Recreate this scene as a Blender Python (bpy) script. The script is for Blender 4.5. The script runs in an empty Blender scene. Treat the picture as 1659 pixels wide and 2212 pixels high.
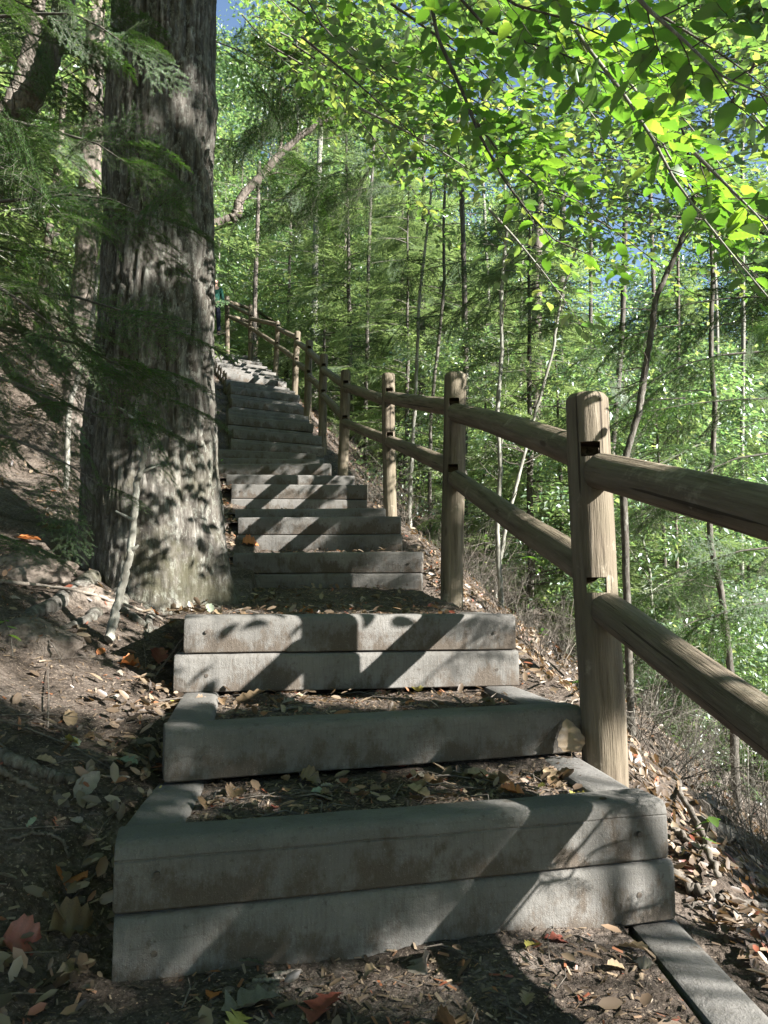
import bpy, math, random
import numpy as np
from mathutils import Vector, Matrix
from mathutils.bvhtree import BVHTree

random.seed(11)
rng = np.random.default_rng(11)
R = math.radians

# ------------------------------------------------------------------ camera, sky, sun, exposure
EYE = 1.5
PITCH = R(6.0)
scene = bpy.context.scene
col = scene.collection
cam_d = bpy.data.cameras.new('camera')
cam_d.sensor_fit = 'VERTICAL'
cam_d.sensor_height = 36
cam_d.lens = 36 * 2471 / 3333
cam_d.clip_start = 0.05
cam_d.clip_end = 600
cam = bpy.data.objects.new('camera', cam_d)
cam.location = (0, 0, EYE)
cam.rotation_euler = (math.pi / 2 + PITCH, 0, 0)
col.objects.link(cam)
scene.camera = cam

SUN = Vector((0.80, -0.43, 0.49)).normalized()       # towards the sun
elev = math.asin(SUN.z)
azim = math.atan2(SUN.x, SUN.y)
world = bpy.data.worlds.new('World')
scene.world = world
world.use_nodes = True
wn = world.node_tree.nodes
bg = wn['Background']
sky = wn.new('ShaderNodeTexSky')
sky.sky_type = 'NISHITA'
sky.sun_disc = False
sky.sun_elevation = elev
sky.sun_rotation = azim
sky.air_density = 1.0
sky.dust_density = 0.0
world.node_tree.links.new(sky.outputs[0], bg.inputs[0])
bg.inputs[1].default_value = 0.05
sun_d = bpy.data.lights.new('sun', 'SUN')
sun_d.energy = 5.0
sun_d.angle = R(0.53)
sun_d.color = (1.0, 0.955, 0.90)
sun = bpy.data.objects.new('sun', sun_d)
sun.rotation_euler = SUN.to_track_quat('Z', 'Y').to_euler()
sun.location = SUN * 50
col.objects.link(sun)

vs = scene.view_settings
vs.view_transform = 'Standard'
vs.look = 'None'
vs.gamma = 1
vs.exposure = 2.42
vs.use_curve_mapping = False
cy = scene.cycles
cy.max_bounces = 7
cy.diffuse_bounces = 2
cy.glossy_bounces = 2
cy.transmission_bounces = 4
cy.transparent_max_bounces = 4
cy.use_adaptive_sampling = True
cy.adaptive_threshold = 0.02
cy.use_denoising = True
cy.caustics_reflective = False
cy.caustics_refractive = False

# ------------------------------------------------------------------ helpers
CP, SP = math.cos(PITCH), math.sin(PITCH)
def ray(px, py):
    """direction (forward distance 1) of a place seen in the photograph, on a 1659 x 2212 scale"""
    u = (px - 829.5) / 1640.0
    v = (1106 - py) / 1640.0
    d = Vector((u, CP - v * SP, SP + v * CP))
    return d / d.y
def at(px, py, d):
    p = ray(px, py) * d
    return Vector((p.x, p.y, p.z + EYE))

def _hash(ix, iy, iz, seed):
    h = (ix.astype(np.int64) * 374761393 + iy.astype(np.int64) * 668265263 + iz.astype(np.int64) * 2147483647 + seed * 1274126177) & 0xffffffff
    h = ((h ^ (h >> 13)) * 1274126177) & 0xffffffff
    return ((h ^ (h >> 16)) & 0xffff) / 65535.0
def vnoise(x, y, z=0.0, seed=0):
    x, y, z = np.broadcast_arrays(np.asarray(x, float), np.asarray(y, float), np.asarray(z, float))
    ix, iy, iz = np.floor(x), np.floor(y), np.floor(z)
    fx, fy, fz = x - ix, y - iy, z - iz
    sx, sy, sz = fx * fx * (3 - 2 * fx), fy * fy * (3 - 2 * fy), fz * fz * (3 - 2 * fz)
    r = 0
    for a in (0, 1):
        for b in (0, 1):
            for c in (0, 1):
                w = (sx if a else 1 - sx) * (sy if b else 1 - sy) * (sz if c else 1 - sz)
                r = r + w * _hash(ix + a, iy + b, iz + c, seed)
    return r * 2 - 1
def fbm(x, y, z=0.0, seed=0, oct=4):
    s, a = 0, 1.0
    for k in range(oct):
        s = s + a * vnoise(np.asarray(x) * 2 ** k, np.asarray(y) * 2 ** k, np.asarray(z) * 2 ** k, seed + k)
        a *= 0.5
    return s

class MB:
    """collects shapes, then links them as ONE mesh object"""
    def __init__(s):
        s.V, s.F, s.M, s.n = [], {3: [], 4: []}, {3: [], 4: []}, 0
        s.poly = []
    def add(s, V, F, mi=0):
        V = np.asarray(V, float).reshape(-1, 3)
        F = np.asarray(F, int)
        if len(F):
            k = F.shape[1]
            s.F[k].append(F + s.n)
            s.M[k].append(np.full(len(F), mi))
        s.V.append(V)
        s.n += len(V)
    def ngon(s, idx_V, mi=0):
        V = np.asarray(idx_V, float)
        c = V.mean(axis=0)
        n = len(V)
        VV = np.vstack([V, c])
        F = np.array([(i, (i + 1) % n, n) for i in range(n)])
        s.add(VV, F, mi)
    def tube(s, pts, rad, seg=6, mi=0, cap=True):
        pts = np.array([tuple(p) for p in pts], float)
        rad = np.broadcast_to(np.asarray(rad, float), (len(pts),))
        t = np.gradient(pts, axis=0)
        t /= np.linalg.norm(t, axis=1)[:, None] + 1e-9
        up = np.array([0.31, 0.17, 0.93]) if abs(t[0][2]) < 0.9 else np.array([1.0, 0.1, 0])
        a = np.cross(t, up); a /= np.linalg.norm(a, axis=1)[:, None] + 1e-9
        b = np.cross(t, a)
        ang = np.linspace(0, 2 * np.pi, seg, endpoint=False)
        V = pts[:, None, :] + rad[:, None, None] * (np.cos(ang)[None, :, None] * a[:, None, :] + np.sin(ang)[None, :, None] * b[:, None, :])
        n = len(pts)
        i = np.arange(n - 1)[:, None] * seg
        j = np.arange(seg)[None, :]
        j2 = (j + 1) % seg
        F = np.stack([i + j, i + j2, i + seg + j2, i + seg + j], -1).reshape(-1, 4)
        s.add(V.reshape(-1, 3), F, mi)
        if cap:
            s.ngon(V[0][::-1], mi); s.ngon(V[-1], mi)
    def mesh(s, name, mats, smooth=True, sharp=None):
        me = bpy.data.meshes.new(name)
        V = np.vstack(s.V) if s.V else np.zeros((0, 3))
        me.vertices.add(len(V))
        me.vertices.foreach_set('co', V.astype(np.float32).ravel())
        L, S, MI, st = [], [], [], 0
        for k in (3, 4):
            if s.F[k]:
                F = np.vstack(s.F[k])
                L.append(F.ravel())
                S.append(st + np.arange(len(F)) * k)
                MI.append(np.concatenate(s.M[k]))
                st += len(F) * k
        L = np.concatenate(L); S = np.concatenate(S); MI = np.concatenate(MI)
        me.loops.add(len(L))
        me.loops.foreach_set('vertex_index', L.astype(np.int32))
        me.polygons.add(len(S))
        me.polygons.foreach_set('loop_start', S.astype(np.int32))
        me.polygons.foreach_set('material_index', MI.astype(np.int32))
        me.polygons.foreach_set('use_smooth', np.full(len(S), smooth))
        me.update(calc_edges=True)
        if getattr(s, 'G', None) is not None and len(s.G) == len(me.vertices):
            at_ = me.attributes.new('grain', 'FLOAT_VECTOR', 'POINT')
            at_.data.foreach_set('vector', s.G.astype(np.float32).ravel())
        for k_, v_ in getattr(s, 'att', {}).items():
            at_ = me.attributes.new(k_, 'FLOAT', 'POINT')
            at_.data.foreach_set('value', np.asarray(v_, np.float32))
        for m in (mats if isinstance(mats, (list, tuple)) else [mats]):
            me.materials.append(m)
        if sharp is not None:
            me.set_sharp_from_angle(angle=R(sharp))
        return me
    def build(s, name, mats, parent=None, smooth=True, sharp=None):
        return link(name, s.mesh(name, mats, smooth, sharp), parent)

def link(name, me, parent=None, mat=None):
    o = bpy.data.objects.new(name, me)
    col.objects.link(o)
    if parent is not None:
        o.parent = parent
        if mat is None:
            o.matrix_parent_inverse = parent.matrix_world.inverted()
    if mat is not None:
        o.matrix_world = mat
    return o
def tag(o, label=None, cat=None, group=None, kind=None):
    if label: o['label'] = label
    if cat: o['category'] = cat
    if group: o['group'] = group
    if kind: o['kind'] = kind
    return o
def thing(name, label, cat, loc=(0, 0, 0), rz=0.0, group=None, sc=1.0):
    o = bpy.data.objects.new(name, None)
    o.empty_display_size = 0.1
    col.objects.link(o)
    o.location = loc
    o.rotation_euler = (0, 0, rz)
    o.scale = (sc, sc, sc)
    o.matrix_basis = Matrix.Translation(Vector(loc)) @ Matrix.Rotation(rz, 4, 'Z') @ Matrix.Scale(sc, 4)
    tag(o, label, cat, group)
    return o
def child(name, me, parent, loc=(0, 0, 0), M=None):
    """a part in its parent's own frame"""
    o = bpy.data.objects.new(name, me)
    col.objects.link(o)
    o.parent = parent
    o.matrix_basis = M if M is not None else Matrix.Translation(Vector(loc))
    return o
def wpart(mb, name, mats, parent, smooth=True, sharp=None):
    """a part whose shapes were laid out in world coordinates"""
    me = mb.mesh(name, mats, smooth, sharp)
    me.transform(parent.matrix_basis.inverted())
    return child(name, me, parent)

# ------------------------------------------------------------------ materials
def mat_new(name):
    m = bpy.data.materials.new(name)
    m.use_nodes = True
    nt = m.node_tree
    nt.nodes.clear()
    out = nt.nodes.new('ShaderNodeOutputMaterial')
    return m, nt, out
class NT:
    def __init__(s, nt): s.nt = nt
    def n(s, t, **kw):
        nd = s.nt.nodes.new(t)
        for k, v in kw.items():
            if k.startswith('i_'):
                nd.inputs[k[2:].replace('_', ' ')].default_value = v
            else:
                setattr(nd, k, v)
        return nd
    def l(s, a, b): s.nt.links.new(a, b)
    def coord(s, scale=(1, 1, 1), obj=True):
        tc = s.n('ShaderNodeTexCoord')
        mp = s.n('ShaderNodeMapping')
        mp.inputs['Scale'].default_value = scale
        s.l(tc.outputs['Object' if obj else 'Generated'], mp.inputs[0])
        return mp.outputs[0]
    def world(s, scale=(1, 1, 1)):
        g = s.n('ShaderNodeNewGeometry')
        mp = s.n('ShaderNodeMapping')
        mp.inputs['Scale'].default_value = scale
        s.l(g.outputs['Position'], mp.inputs[0])
        return mp.outputs[0]
    def noise(s, vec, scale, detail=4, rough=0.55):
        nd = s.n('ShaderNodeTexNoise')
        nd.inputs['Scale'].default_value = scale
        nd.inputs['Detail'].default_value = detail
        nd.inputs['Roughness'].default_value = rough
        if vec is not None: s.l(vec, nd.inputs['Vector'])
        return nd.outputs[0]
    def ramp(s, fac, stops):
        r = s.n('ShaderNodeValToRGB')
        e = r.color_ramp.elements
        while len(e) < len(stops): e.new(0.5)
        for k, (p, c) in enumerate(stops):
            e[k].position = p
            e[k].color = (*c, 1) if len(c) == 3 else c
        s.l(fac, r.inputs[0])
        return r.outputs[0]
    def mix(s, fac, a, b, blend='MIX'):
        m = s.n('ShaderNodeMix', data_type='RGBA', blend_type=blend)
        for sock, v in ((m.inputs[0], fac), (m.inputs[6], a), (m.inputs[7], b)):
            if hasattr(v, 'links'): s.l(v, sock)
            else: sock.default_value = v if not isinstance(v, tuple) else (*v, 1)[:4]
        return m.outputs[2]
    def math(s, op, a, b=0.0):
        m = s.n('ShaderNodeMath', operation=op)
        for sock, v in ((m.inputs[0], a), (m.inputs[1], b)):
            if hasattr(v, 'links'): s.l(v, sock)
            else: sock.default_value = v
        return m.outputs[0]
    def bump(s, h, strength=0.5, dist=0.01, nrm=None):
        b = s.n('ShaderNodeBump')
        b.inputs['Strength'].default_value = strength
        b.inputs['Distance'].default_value = dist
        s.l(h, b.inputs['Height'])
        if nrm is not None: s.l(nrm, b.inputs['Normal'])
        return b.outputs[0]

def principled(nt, out, color, rough=0.8, normal=None, spec=0.3):
    p = nt.nt.nodes.new('ShaderNodeBsdfPrincipled')
    if hasattr(color, 'links'): nt.l(color, p.inputs['Base Color'])
    else: p.inputs['Base Color'].default_value = (*color, 1)
    if hasattr(rough, 'links'): nt.l(rough, p.inputs['Roughness'])
    else: p.inputs['Roughness'].default_value = rough
    p.inputs['Specular IOR Level'].default_value = spec
    if normal is not None: nt.l(normal, p.inputs['Normal'])
    nt.l(p.outputs[0], out.inputs[0])
    return p

def mat_timber():
    m, t, out = mat_new('composite_timber'); n = NT(t)
    w = n.coord()
    stre = n.noise(n.coord((75, 75, 5)), 1.6, 6, 0.7)
    grain = n.noise(n.coord((5, 9, 60)), 1.6, 5, 0.65)
    fine = n.noise(w, 260, 3, 0.65)
    big = n.noise(w, 1.9, 6, 0.65)
    c = n.ramp(big, [(0.3, (0.076, 0.074, 0.067)), (0.52, (0.118, 0.114, 0.105)), (0.75, (0.19, 0.183, 0.172))])
    c = n.mix(n.ramp(stre, [(0.34, (0.28,) * 3), (0.52, (0, 0, 0))]), c, (0.055, 0.05, 0.042))
    c = n.mix(n.ramp(grain, [(0.56, (0, 0, 0)), (0.70, (0.35,) * 3)]), c, (0.065, 0.055, 0.043))
    low = n.n('ShaderNodeAttribute', attribute_name='low').outputs['Fac']
    splash = n.math('SUBTRACT', n.noise(n.coord((1, 1, .6)), 9, 6, 0.75), n.math('MULTIPLY', low, 0.22))
    c = n.mix(n.ramp(splash, [(0.38, (0, 0, 0)), (0.50, (0.8,) * 3)]), c, (0.060, 0.046, 0.033))
    c = n.mix(n.ramp(n.noise(w, 34, 5, 0.75), [(0.60, (0, 0, 0)), (0.68, (0.55,) * 3)]), c, (0.045, 0.036, 0.026))
    c = n.mix(n.ramp(fine, [(0.62, (0, 0, 0)), (0.74, (0.6,) * 3)]), c, (0.27, 0.25, 0.22))
    h = n.math('ADD', n.math('MULTIPLY', stre, 0.35), n.math('MULTIPLY', fine, 0.35))
    nb = n.bump(h, 0.9, 0.006)
    nb = n.bump(n.noise(w, 22, 5, 0.7), 0.5, 0.010, nb)
    principled(n, out, c, 0.88, nb, 0.25)
    return m
def mat_wood():
    m, t, out = mat_new('weathered_log'); n = NT(t)
    ga = n.n('ShaderNodeAttribute', attribute_name='grain').outputs['Vector']
    def gc(sc):
        mp = n.n('ShaderNodeMapping'); mp.inputs['Scale'].default_value = sc
        n.l(ga, mp.inputs[0]); return mp.outputs[0]
    wl = gc((14, 14, 1.1))
    w = ga
    g = n.noise(wl, 2.2, 6, 0.65)
    big = n.noise(w, 3.0, 4, 0.6)
    c = n.ramp(g, [(0.28, (0.035, 0.027, 0.018)), (0.42, (0.10, 0.08, 0.056)), (0.60, (0.155, 0.128, 0.094)), (0.76, (0.23, 0.20, 0.155))])
    c = n.mix(n.ramp(big, [(0.42, (0, 0, 0)), (0.68, (0.7,) * 3)]), c, (0.115, 0.10, 0.066))
    c = n.mix(n.ramp(n.noise(w, 7, 5, 0.7), [(0.6, (0, 0, 0)), (0.72, (0.6,) * 3)]), c, (0.34, 0.30, 0.23))
    crack = n.ramp(n.noise(gc((30, 30, 0.8)), 1.3, 3, 0.5), [(0.0, (1, 1, 1)), (0.335, (1, 1, 1)), (0.36, (0, 0, 0))])
    c = n.mix(n.math('MULTIPLY', crack, 0.85), c, (0.03, 0.022, 0.015))
    h = n.math('SUBTRACT', n.math('ADD', g, n.math('MULTIPLY', n.noise(gc((80, 80, 4)), 2, 4, 0.6), 0.5)), crack)
    kn = n.n('ShaderNodeTexVoronoi'); kn.inputs['Scale'].default_value = 1.0
    n.l(gc((9, 9, 2.6)), kn.inputs['Vector'])
    c = n.mix(n.ramp(kn.outputs[0], [(0.0, (0.9,) * 3), (0.09, (0.7,) * 3), (0.14, (0, 0, 0))]), c, (0.04, 0.026, 0.016))
    principled(n, out, c, 0.78, n.bump(h, 1.0, 0.009), 0.25)
    return m
def mat_endgrain():
    m, t, out = mat_new('dark_cut_wood'); n = NT(t)
    w = n.coord()
    c = n.ramp(n.noise(w, 40, 4), [(0.3, (0.025, 0.018, 0.012)), (0.7, (0.09, 0.065, 0.04))])
    principled(n, out, c, 0.9, n.bump(n.noise(w, 90, 3), 0.5, 0.004))
    return m
def mat_soil():
    m, t, out = mat_new('forest_soil'); n = NT(t)
    w = n.world()
    a = n.noise(w, 3.5, 8, 0.7)
    b = n.noise(w, 60, 5, 0.7)
    c = n.ramp(a, [(0.3, (0.040, 0.031, 0.024)), (0.5, (0.088, 0.071, 0.058)), (0.72, (0.185, 0.157, 0.135))])
    c = n.mix(n.ramp(b, [(0.40, (0.6,) * 3), (0.55, (0, 0, 0))]), c, (0.03, 0.022, 0.015))
    c = n.mix(n.ramp(n.noise(w, 120, 3, 0.6), [(0.60, (0, 0, 0)), (0.70, (0.8,) * 3)]), c, (0.27, 0.22, 0.165))
    vo = n.n('ShaderNodeTexVoronoi'); vo.inputs['Scale'].default_value = 45
    n.l(w, vo.inputs['Vector'])
    h = n.math('ADD', n.math('MULTIPLY', b, 0.7), n.math('MULTIPLY', vo.outputs[0], -0.35))
    nb = n.bump(h, 1.0, 0.02)
    nb = n.bump(n.noise(w, 12, 5, 0.6), 0.8, 0.05, nb)
    principled(n, out, c, 0.95, nb, 0.15)
    return m
def mat_bark(name, cols, sc=(1, 1, 1), lich=0.6, moss=True, bd=0.012):
    m, t, out = mat_new(name); n = NT(t)
    w = n.coord(sc)
    wo = n.coord()
    g = n.noise(n.coord((sc[0] * 14, sc[1] * 14, sc[2] * 2.6)), 2.4, 7, 0.68)
    c = n.ramp(g, [(0.30, cols[0]), (0.5, cols[1]), (0.68, cols[2])])
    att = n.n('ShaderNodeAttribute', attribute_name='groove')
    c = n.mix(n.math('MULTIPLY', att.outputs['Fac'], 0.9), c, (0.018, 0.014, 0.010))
    if lich:
        l = n.ramp(n.noise(n.coord((1, 1, .45)), 34, 6, 0.8), [(0.53, (0, 0, 0)), (0.58, (lich,) * 3)])
        l2 = n.ramp(n.noise(wo, 1.4, 4, 0.6), [(0.35, (0.15,) * 3), (0.6, (1, 1, 1))])
        c = n.mix(n.math('MULTIPLY', l, l2), c, (0.36, 0.38, 0.33))
    if moss:
        tc = n.n('ShaderNodeSeparateXYZ'); n.l(wo, tc.inputs[0])
        mz = n.math('SUBTRACT', 1.15, tc.outputs[2])
        q = n.math('MULTIPLY', n.ramp(n.noise(wo, 3.2, 5, 0.7), [(0.45, (0, 0, 0)), (0.60, (1, 1, 1))]), n.ramp(mz, [(0.0, (0.12,) * 3), (0.8, (0.75,) * 3)]))
        c = n.mix(q, c, (0.045, 0.043, 0.024))
    h = n.math('ADD', g, n.math('MULTIPLY', n.noise(wo, 55, 5, 0.7), 0.6))
    principled(n, out, c, 0.92, n.bump(h, 0.8, bd), 0.2)
    return m
def mat_plain(name, c0, c1, sc=20, rough=0.85, bd=0.004, stretch=(1, 1, 1)):
    m, t, out = mat_new(name); n = NT(t)
    w = n.coord(stretch)
    q = n.noise(w, sc, 5, 0.65)
    principled(n, out, n.ramp(q, [(0.3, c0), (0.7, c1)]), rough, n.bump(q, 0.6, bd), 0.25)
    return m
def mat_leaf(name, stops, trans_stops, tw=0.5, rough=0.45, vein=False, gloss=0.06, objvar=0.0):
    m, t, out = mat_new(name); n = NT(t)
    g = n.n('ShaderNodeNewGeometry')
    rnd = g.outputs['Random Per Island']
    if vein or objvar:
        oi = n.n('ShaderNodeObjectInfo')
        rnd = n.math('FRACT', n.math('ADD', rnd, oi.outputs['Random']))
    c = n.ramp(rnd, stops)
    tc = n.ramp(rnd, trans_stops)
    nb = None
    if objvar:
        hs = n.n('ShaderNodeHueSaturation')
        n.l(n.math('ADD', 0.5 - objvar * 0.12, n.math('MULTIPLY', oi.outputs['Random'], objvar * 0.24)), hs.inputs['Hue'])
        n.l(n.math('ADD', 1 - objvar * .8, n.math('MULTIPLY', oi.outputs['Random'], objvar * 1.6)), hs.inputs['Value'])
        n.l(c, hs.inputs['Color']); c = hs.outputs[0]
    if vein:
        at_ = n.n('ShaderNodeAttribute', attribute_name='vein')
        c = n.mix(n.math('MULTIPLY', at_.outputs['Fac'], 0.45), c, (0.13, 0.20, 0.05))
        tc = n.mix(n.math('MULTIPLY', at_.outputs['Fac'], 0.5), tc, (0.12, 0.24, 0.02))
        spot = n.ramp(n.noise(n.coord(), 30, 4, 0.6), [(0.66, (0, 0, 0)), (0.74, (0.8,) * 3)])
        c = n.mix(spot, c, (0.07, 0.05, 0.02)); tc = n.mix(spot, tc, (0.10, 0.06, 0.02))
    d = n.n('ShaderNodeBsdfDiffuse'); n.l(c, d.inputs[0])
    tr = n.n('ShaderNodeBsdfTranslucent'); n.l(tc, tr.inputs[0])
    mx = n.n('ShaderNodeMixShader'); mx.inputs[0].default_value = tw
    n.l(d.outputs[0], mx.inputs[1]); n.l(tr.outputs[0], mx.inputs[2])
    gl = n.n('ShaderNodeBsdfGlossy'); gl.inputs['Roughness'].default_value = rough
    gl.inputs['Color'].default_value = (0.9, 0.95, 1, 1)
    m2 = n.n('ShaderNodeMixShader'); m2.inputs[0].default_value = gloss
    n.l(mx.outputs[0], m2.inputs[1]); n.l(gl.outputs[0], m2.inputs[2])
    n.l(m2.outputs[0], out.inputs[0])
    return m

M = {}
M['timber'] = mat_timber()
M['wood'] = mat_wood()
M['end'] = mat_endgrain()
M['soil'] = mat_soil()
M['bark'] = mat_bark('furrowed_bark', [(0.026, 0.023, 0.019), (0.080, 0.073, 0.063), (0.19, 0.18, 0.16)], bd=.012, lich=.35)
M['bark2'] = mat_bark('rough_bark', [(0.04, 0.033, 0.027), (0.11, 0.093, 0.078), (0.21, 0.18, 0.155)], lich=0.2, moss=False)
M['bark_dark'] = mat_bark('dark_bark', [(0.025, 0.022, 0.018), (0.07, 0.062, 0.052), (0.14, 0.13, 0.112)], lich=0.25, moss=False, bd=0.006)
M['bark_pale'] = mat_bark('pale_smooth_bark', [(0.09, 0.085, 0.07), (0.17, 0.165, 0.14), (0.28, 0.275, 0.24)], lich=0.7, moss=False, bd=0.003)
M['twig'] = mat_plain('grey_twig', (0.05, 0.042, 0.034), (0.15, 0.132, 0.11), 60, stretch=(1, 1, .3))
M['twig_dark'] = mat_plain('dark_twig', (0.035, 0.032, 0.026), (0.13, 0.12, 0.10), 50)
M['twig_pale'] = mat_plain('pale_dead_twig', (0.12, 0.10, 0.08), (0.27, 0.235, 0.195), 60)
M['rock'] = mat_plain('weathered_rock', (0.06, 0.047, 0.036), (0.20, 0.168, 0.14), 22, bd=0.05)
M['beech'] = mat_leaf('beech_leaf', [(0, (0.05, 0.115, 0.016)), (0.6, (0.065, 0.14, 0.02)), (1, (0.085, 0.16, 0.025))],
                      [(0, (0.08, 0.22, 0.018)), (0.5, (0.15, 0.35, 0.025)), (0.85, (0.24, 0.44, 0.03)), (1, (0.38, 0.50, 0.05))], 0.62, 0.4, vein=True)
M['leaf'] = mat_leaf('broad_leaf', [(0, (0.045, 0.08, 0.022)), (0.6, (0.07, 0.115, 0.03)), (1, (0.11, 0.15, 0.04))],
                     [(0, (0.12, 0.27, 0.04)), (0.7, (0.25, 0.43, 0.07)), (1, (0.48, 0.55, 0.10))], 0.5, 0.42, gloss=.14, objvar=0.35)
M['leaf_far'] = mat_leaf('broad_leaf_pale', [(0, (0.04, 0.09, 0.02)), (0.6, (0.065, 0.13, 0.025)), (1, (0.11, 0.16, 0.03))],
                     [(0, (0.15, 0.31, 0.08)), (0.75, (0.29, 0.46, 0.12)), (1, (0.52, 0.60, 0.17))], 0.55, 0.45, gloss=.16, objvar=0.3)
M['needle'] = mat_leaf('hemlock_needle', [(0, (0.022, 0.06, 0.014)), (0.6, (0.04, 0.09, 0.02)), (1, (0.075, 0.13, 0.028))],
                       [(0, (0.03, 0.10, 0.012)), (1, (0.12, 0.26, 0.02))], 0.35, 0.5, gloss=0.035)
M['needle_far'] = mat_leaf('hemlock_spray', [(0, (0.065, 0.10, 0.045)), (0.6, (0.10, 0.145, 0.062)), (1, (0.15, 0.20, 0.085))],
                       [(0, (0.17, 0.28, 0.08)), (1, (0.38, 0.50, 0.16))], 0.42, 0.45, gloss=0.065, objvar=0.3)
M['litter'] = mat_leaf('dry_leaf', [(0, (0.045, 0.030, 0.018)), (0.3, (0.085, 0.058, 0.036)), (0.6, (0.145, 0.105, 0.068)), (0.88, (0.24, 0.185, 0.125)), (0.95, (0.22, 0.085, 0.035)), (1, (0.15, 0.035, 0.02))],
                       [(0, (0.20, 0.12, 0.05)), (1, (0.30, 0.17, 0.06))], 0.18, 0.5, gloss=0.05)
def leafmat(name, a, b):
    m, t, out = mat_new(name); n = NT(t)
    w = n.coord()
    q = n.noise(w, 28, 5, 0.65)
    at_ = n.n('ShaderNodeAttribute', attribute_name='vein')
    c = n.mix(n.math('MULTIPLY', at_.outputs['Fac'], 0.5), n.ramp(q, [(0.3, a), (0.65, b)]), tuple(min(1, x * 1.5) for x in b))
    d = n.n('ShaderNodeBsdfDiffuse'); n.l(c, d.inputs[0])
    tr = n.n('ShaderNodeBsdfTranslucent'); n.l(c, tr.inputs[0])
    mx = n.n('ShaderNodeMixShader'); mx.inputs[0].default_value = 0.25
    n.l(d.outputs[0], mx.inputs[1]); n.l(tr.outputs[0], mx.inputs[2])
    gl = n.n('ShaderNodeBsdfGlossy'); gl.inputs['Roughness'].default_value = 0.5
    m2 = n.n('ShaderNodeMixShader'); m2.inputs[0].default_value = 0.05
    n.l(mx.outputs[0], m2.inputs[1]); n.l(gl.outputs[0], m2.inputs[2])
    n.l(m2.outputs[0], out.inputs[0])
    return m
LM = {'tan': leafmat('tan_dry_leaf', (0.12, 0.085, 0.048), (0.24, 0.18, 0.11)),
      'brown': leafmat('brown_dry_leaf', (0.055, 0.035, 0.02), (0.13, 0.085, 0.045)),
      'orange': leafmat('orange_dry_leaf', (0.20, 0.06, 0.018), (0.36, 0.13, 0.04)),
      'red': leafmat('red_dry_leaf', (0.10, 0.028, 0.02), (0.20, 0.06, 0.04)),
      'grey': leafmat('grey_dry_leaf', (0.09, 0.08, 0.06), (0.19, 0.17, 0.14)),
      'yellow': leafmat('yellow_green_leaf', (0.16, 0.15, 0.035), (0.30, 0.27, 0.07)),
      'green': leafmat('pale_green_leaf', (0.12, 0.15, 0.10), (0.19, 0.22, 0.16))}
M['metal'] = mat_plain('rusty_bolt', (0.03, 0.026, 0.022), (0.09, 0.075, 0.06), 80, 0.6)
M['cloth_green'] = mat_plain('teal_green_cloth', (0.008, 0.045, 0.033), (0.012, 0.07, 0.05), 30)
M['cloth_navy'] = mat_plain('navy_cloth', (0.012, 0.014, 0.028), (0.025, 0.028, 0.055), 30)
M['skin'] = mat_plain('skin', (0.42, 0.26, 0.19), (0.50, 0.32, 0.24), 12, 0.5, 0.001)
M['hair'] = mat_plain('dark_hair', (0.015, 0.01, 0.008), (0.05, 0.035, 0.025), 80)
M['shoe'] = mat_plain('dark_shoe', (0.02, 0.02, 0.02), (0.05, 0.05, 0.05), 30)

# ------------------------------------------------------------------ the flight of steps, measured
# x, y of the left end of each riser's top front edge, its height above the eye, its turn
LX = [(-0.52, 0.80, -0.86, 12), (-0.59, 1.73, -0.55, 15), (-0.63, 2.24, -0.395, 18), (-0.80, 3.07, -0.095, 10),
      (-1.11, 5.58, 0.285, -8), (-1.25, 6.47, 0.635, -4), (-1.38, 7.00, 0.765, -3), (-1.56, 7.70, 1.10, 3),
      (-1.71, 8.15, 1.27, 4), (-2.04, 9.13, 1.55, -1), (-2.23, 9.70, 1.73, 6), (-2.30, 10.25, 1.95, 16),
      (-2.19, 10.70, 2.15, 21), (-2.24, 11.10, 2.42, 24), (-2.39, 11.45, 2.71, 26), (-2.48, 11.85, 2.86, 27),
      (-2.56, 12.25, 3.01, 25), (-2.68, 13.10, 3.40, 28), (-2.79, 13.50, 3.55, 28), (-2.88, 13.95, 3.85, 28),
      (-3.05, 14.70, 4.14, 30), (-3.23, 15.15, 4.32, 29), (-3.32, 15.65, 4.62, 33), (-3.47, 16.15, 4.82, 32),
      (-3.66, 16.70, 5.05, 31), (-3.83, 17.25, 5.28, 29), (-4.03, 17.85, 5.52, 28), (-4.28, 18.75, 5.88, 29),
      (-4.55, 19.60, 6.26, 30), (-4.83, 20.60, 6.62, 24), (-5.10, 21.55, 6.95, 16), (-5.62, 22.5, 7.15, 14), (-6.15, 23.5, 7.35, 14)]
STEPS = []
for (x, y, z, r) in LX:
    d = Vector((math.cos(R(r)), math.sin(R(r)), 0))
    STEPS.append(dict(L=Vector((x, y, z + EYE)), d=d, n=Vector((-d.y, d.x, 0)), z=z + EYE, W=1.39))
W = 1.39
NS = len(STEPS)

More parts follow.
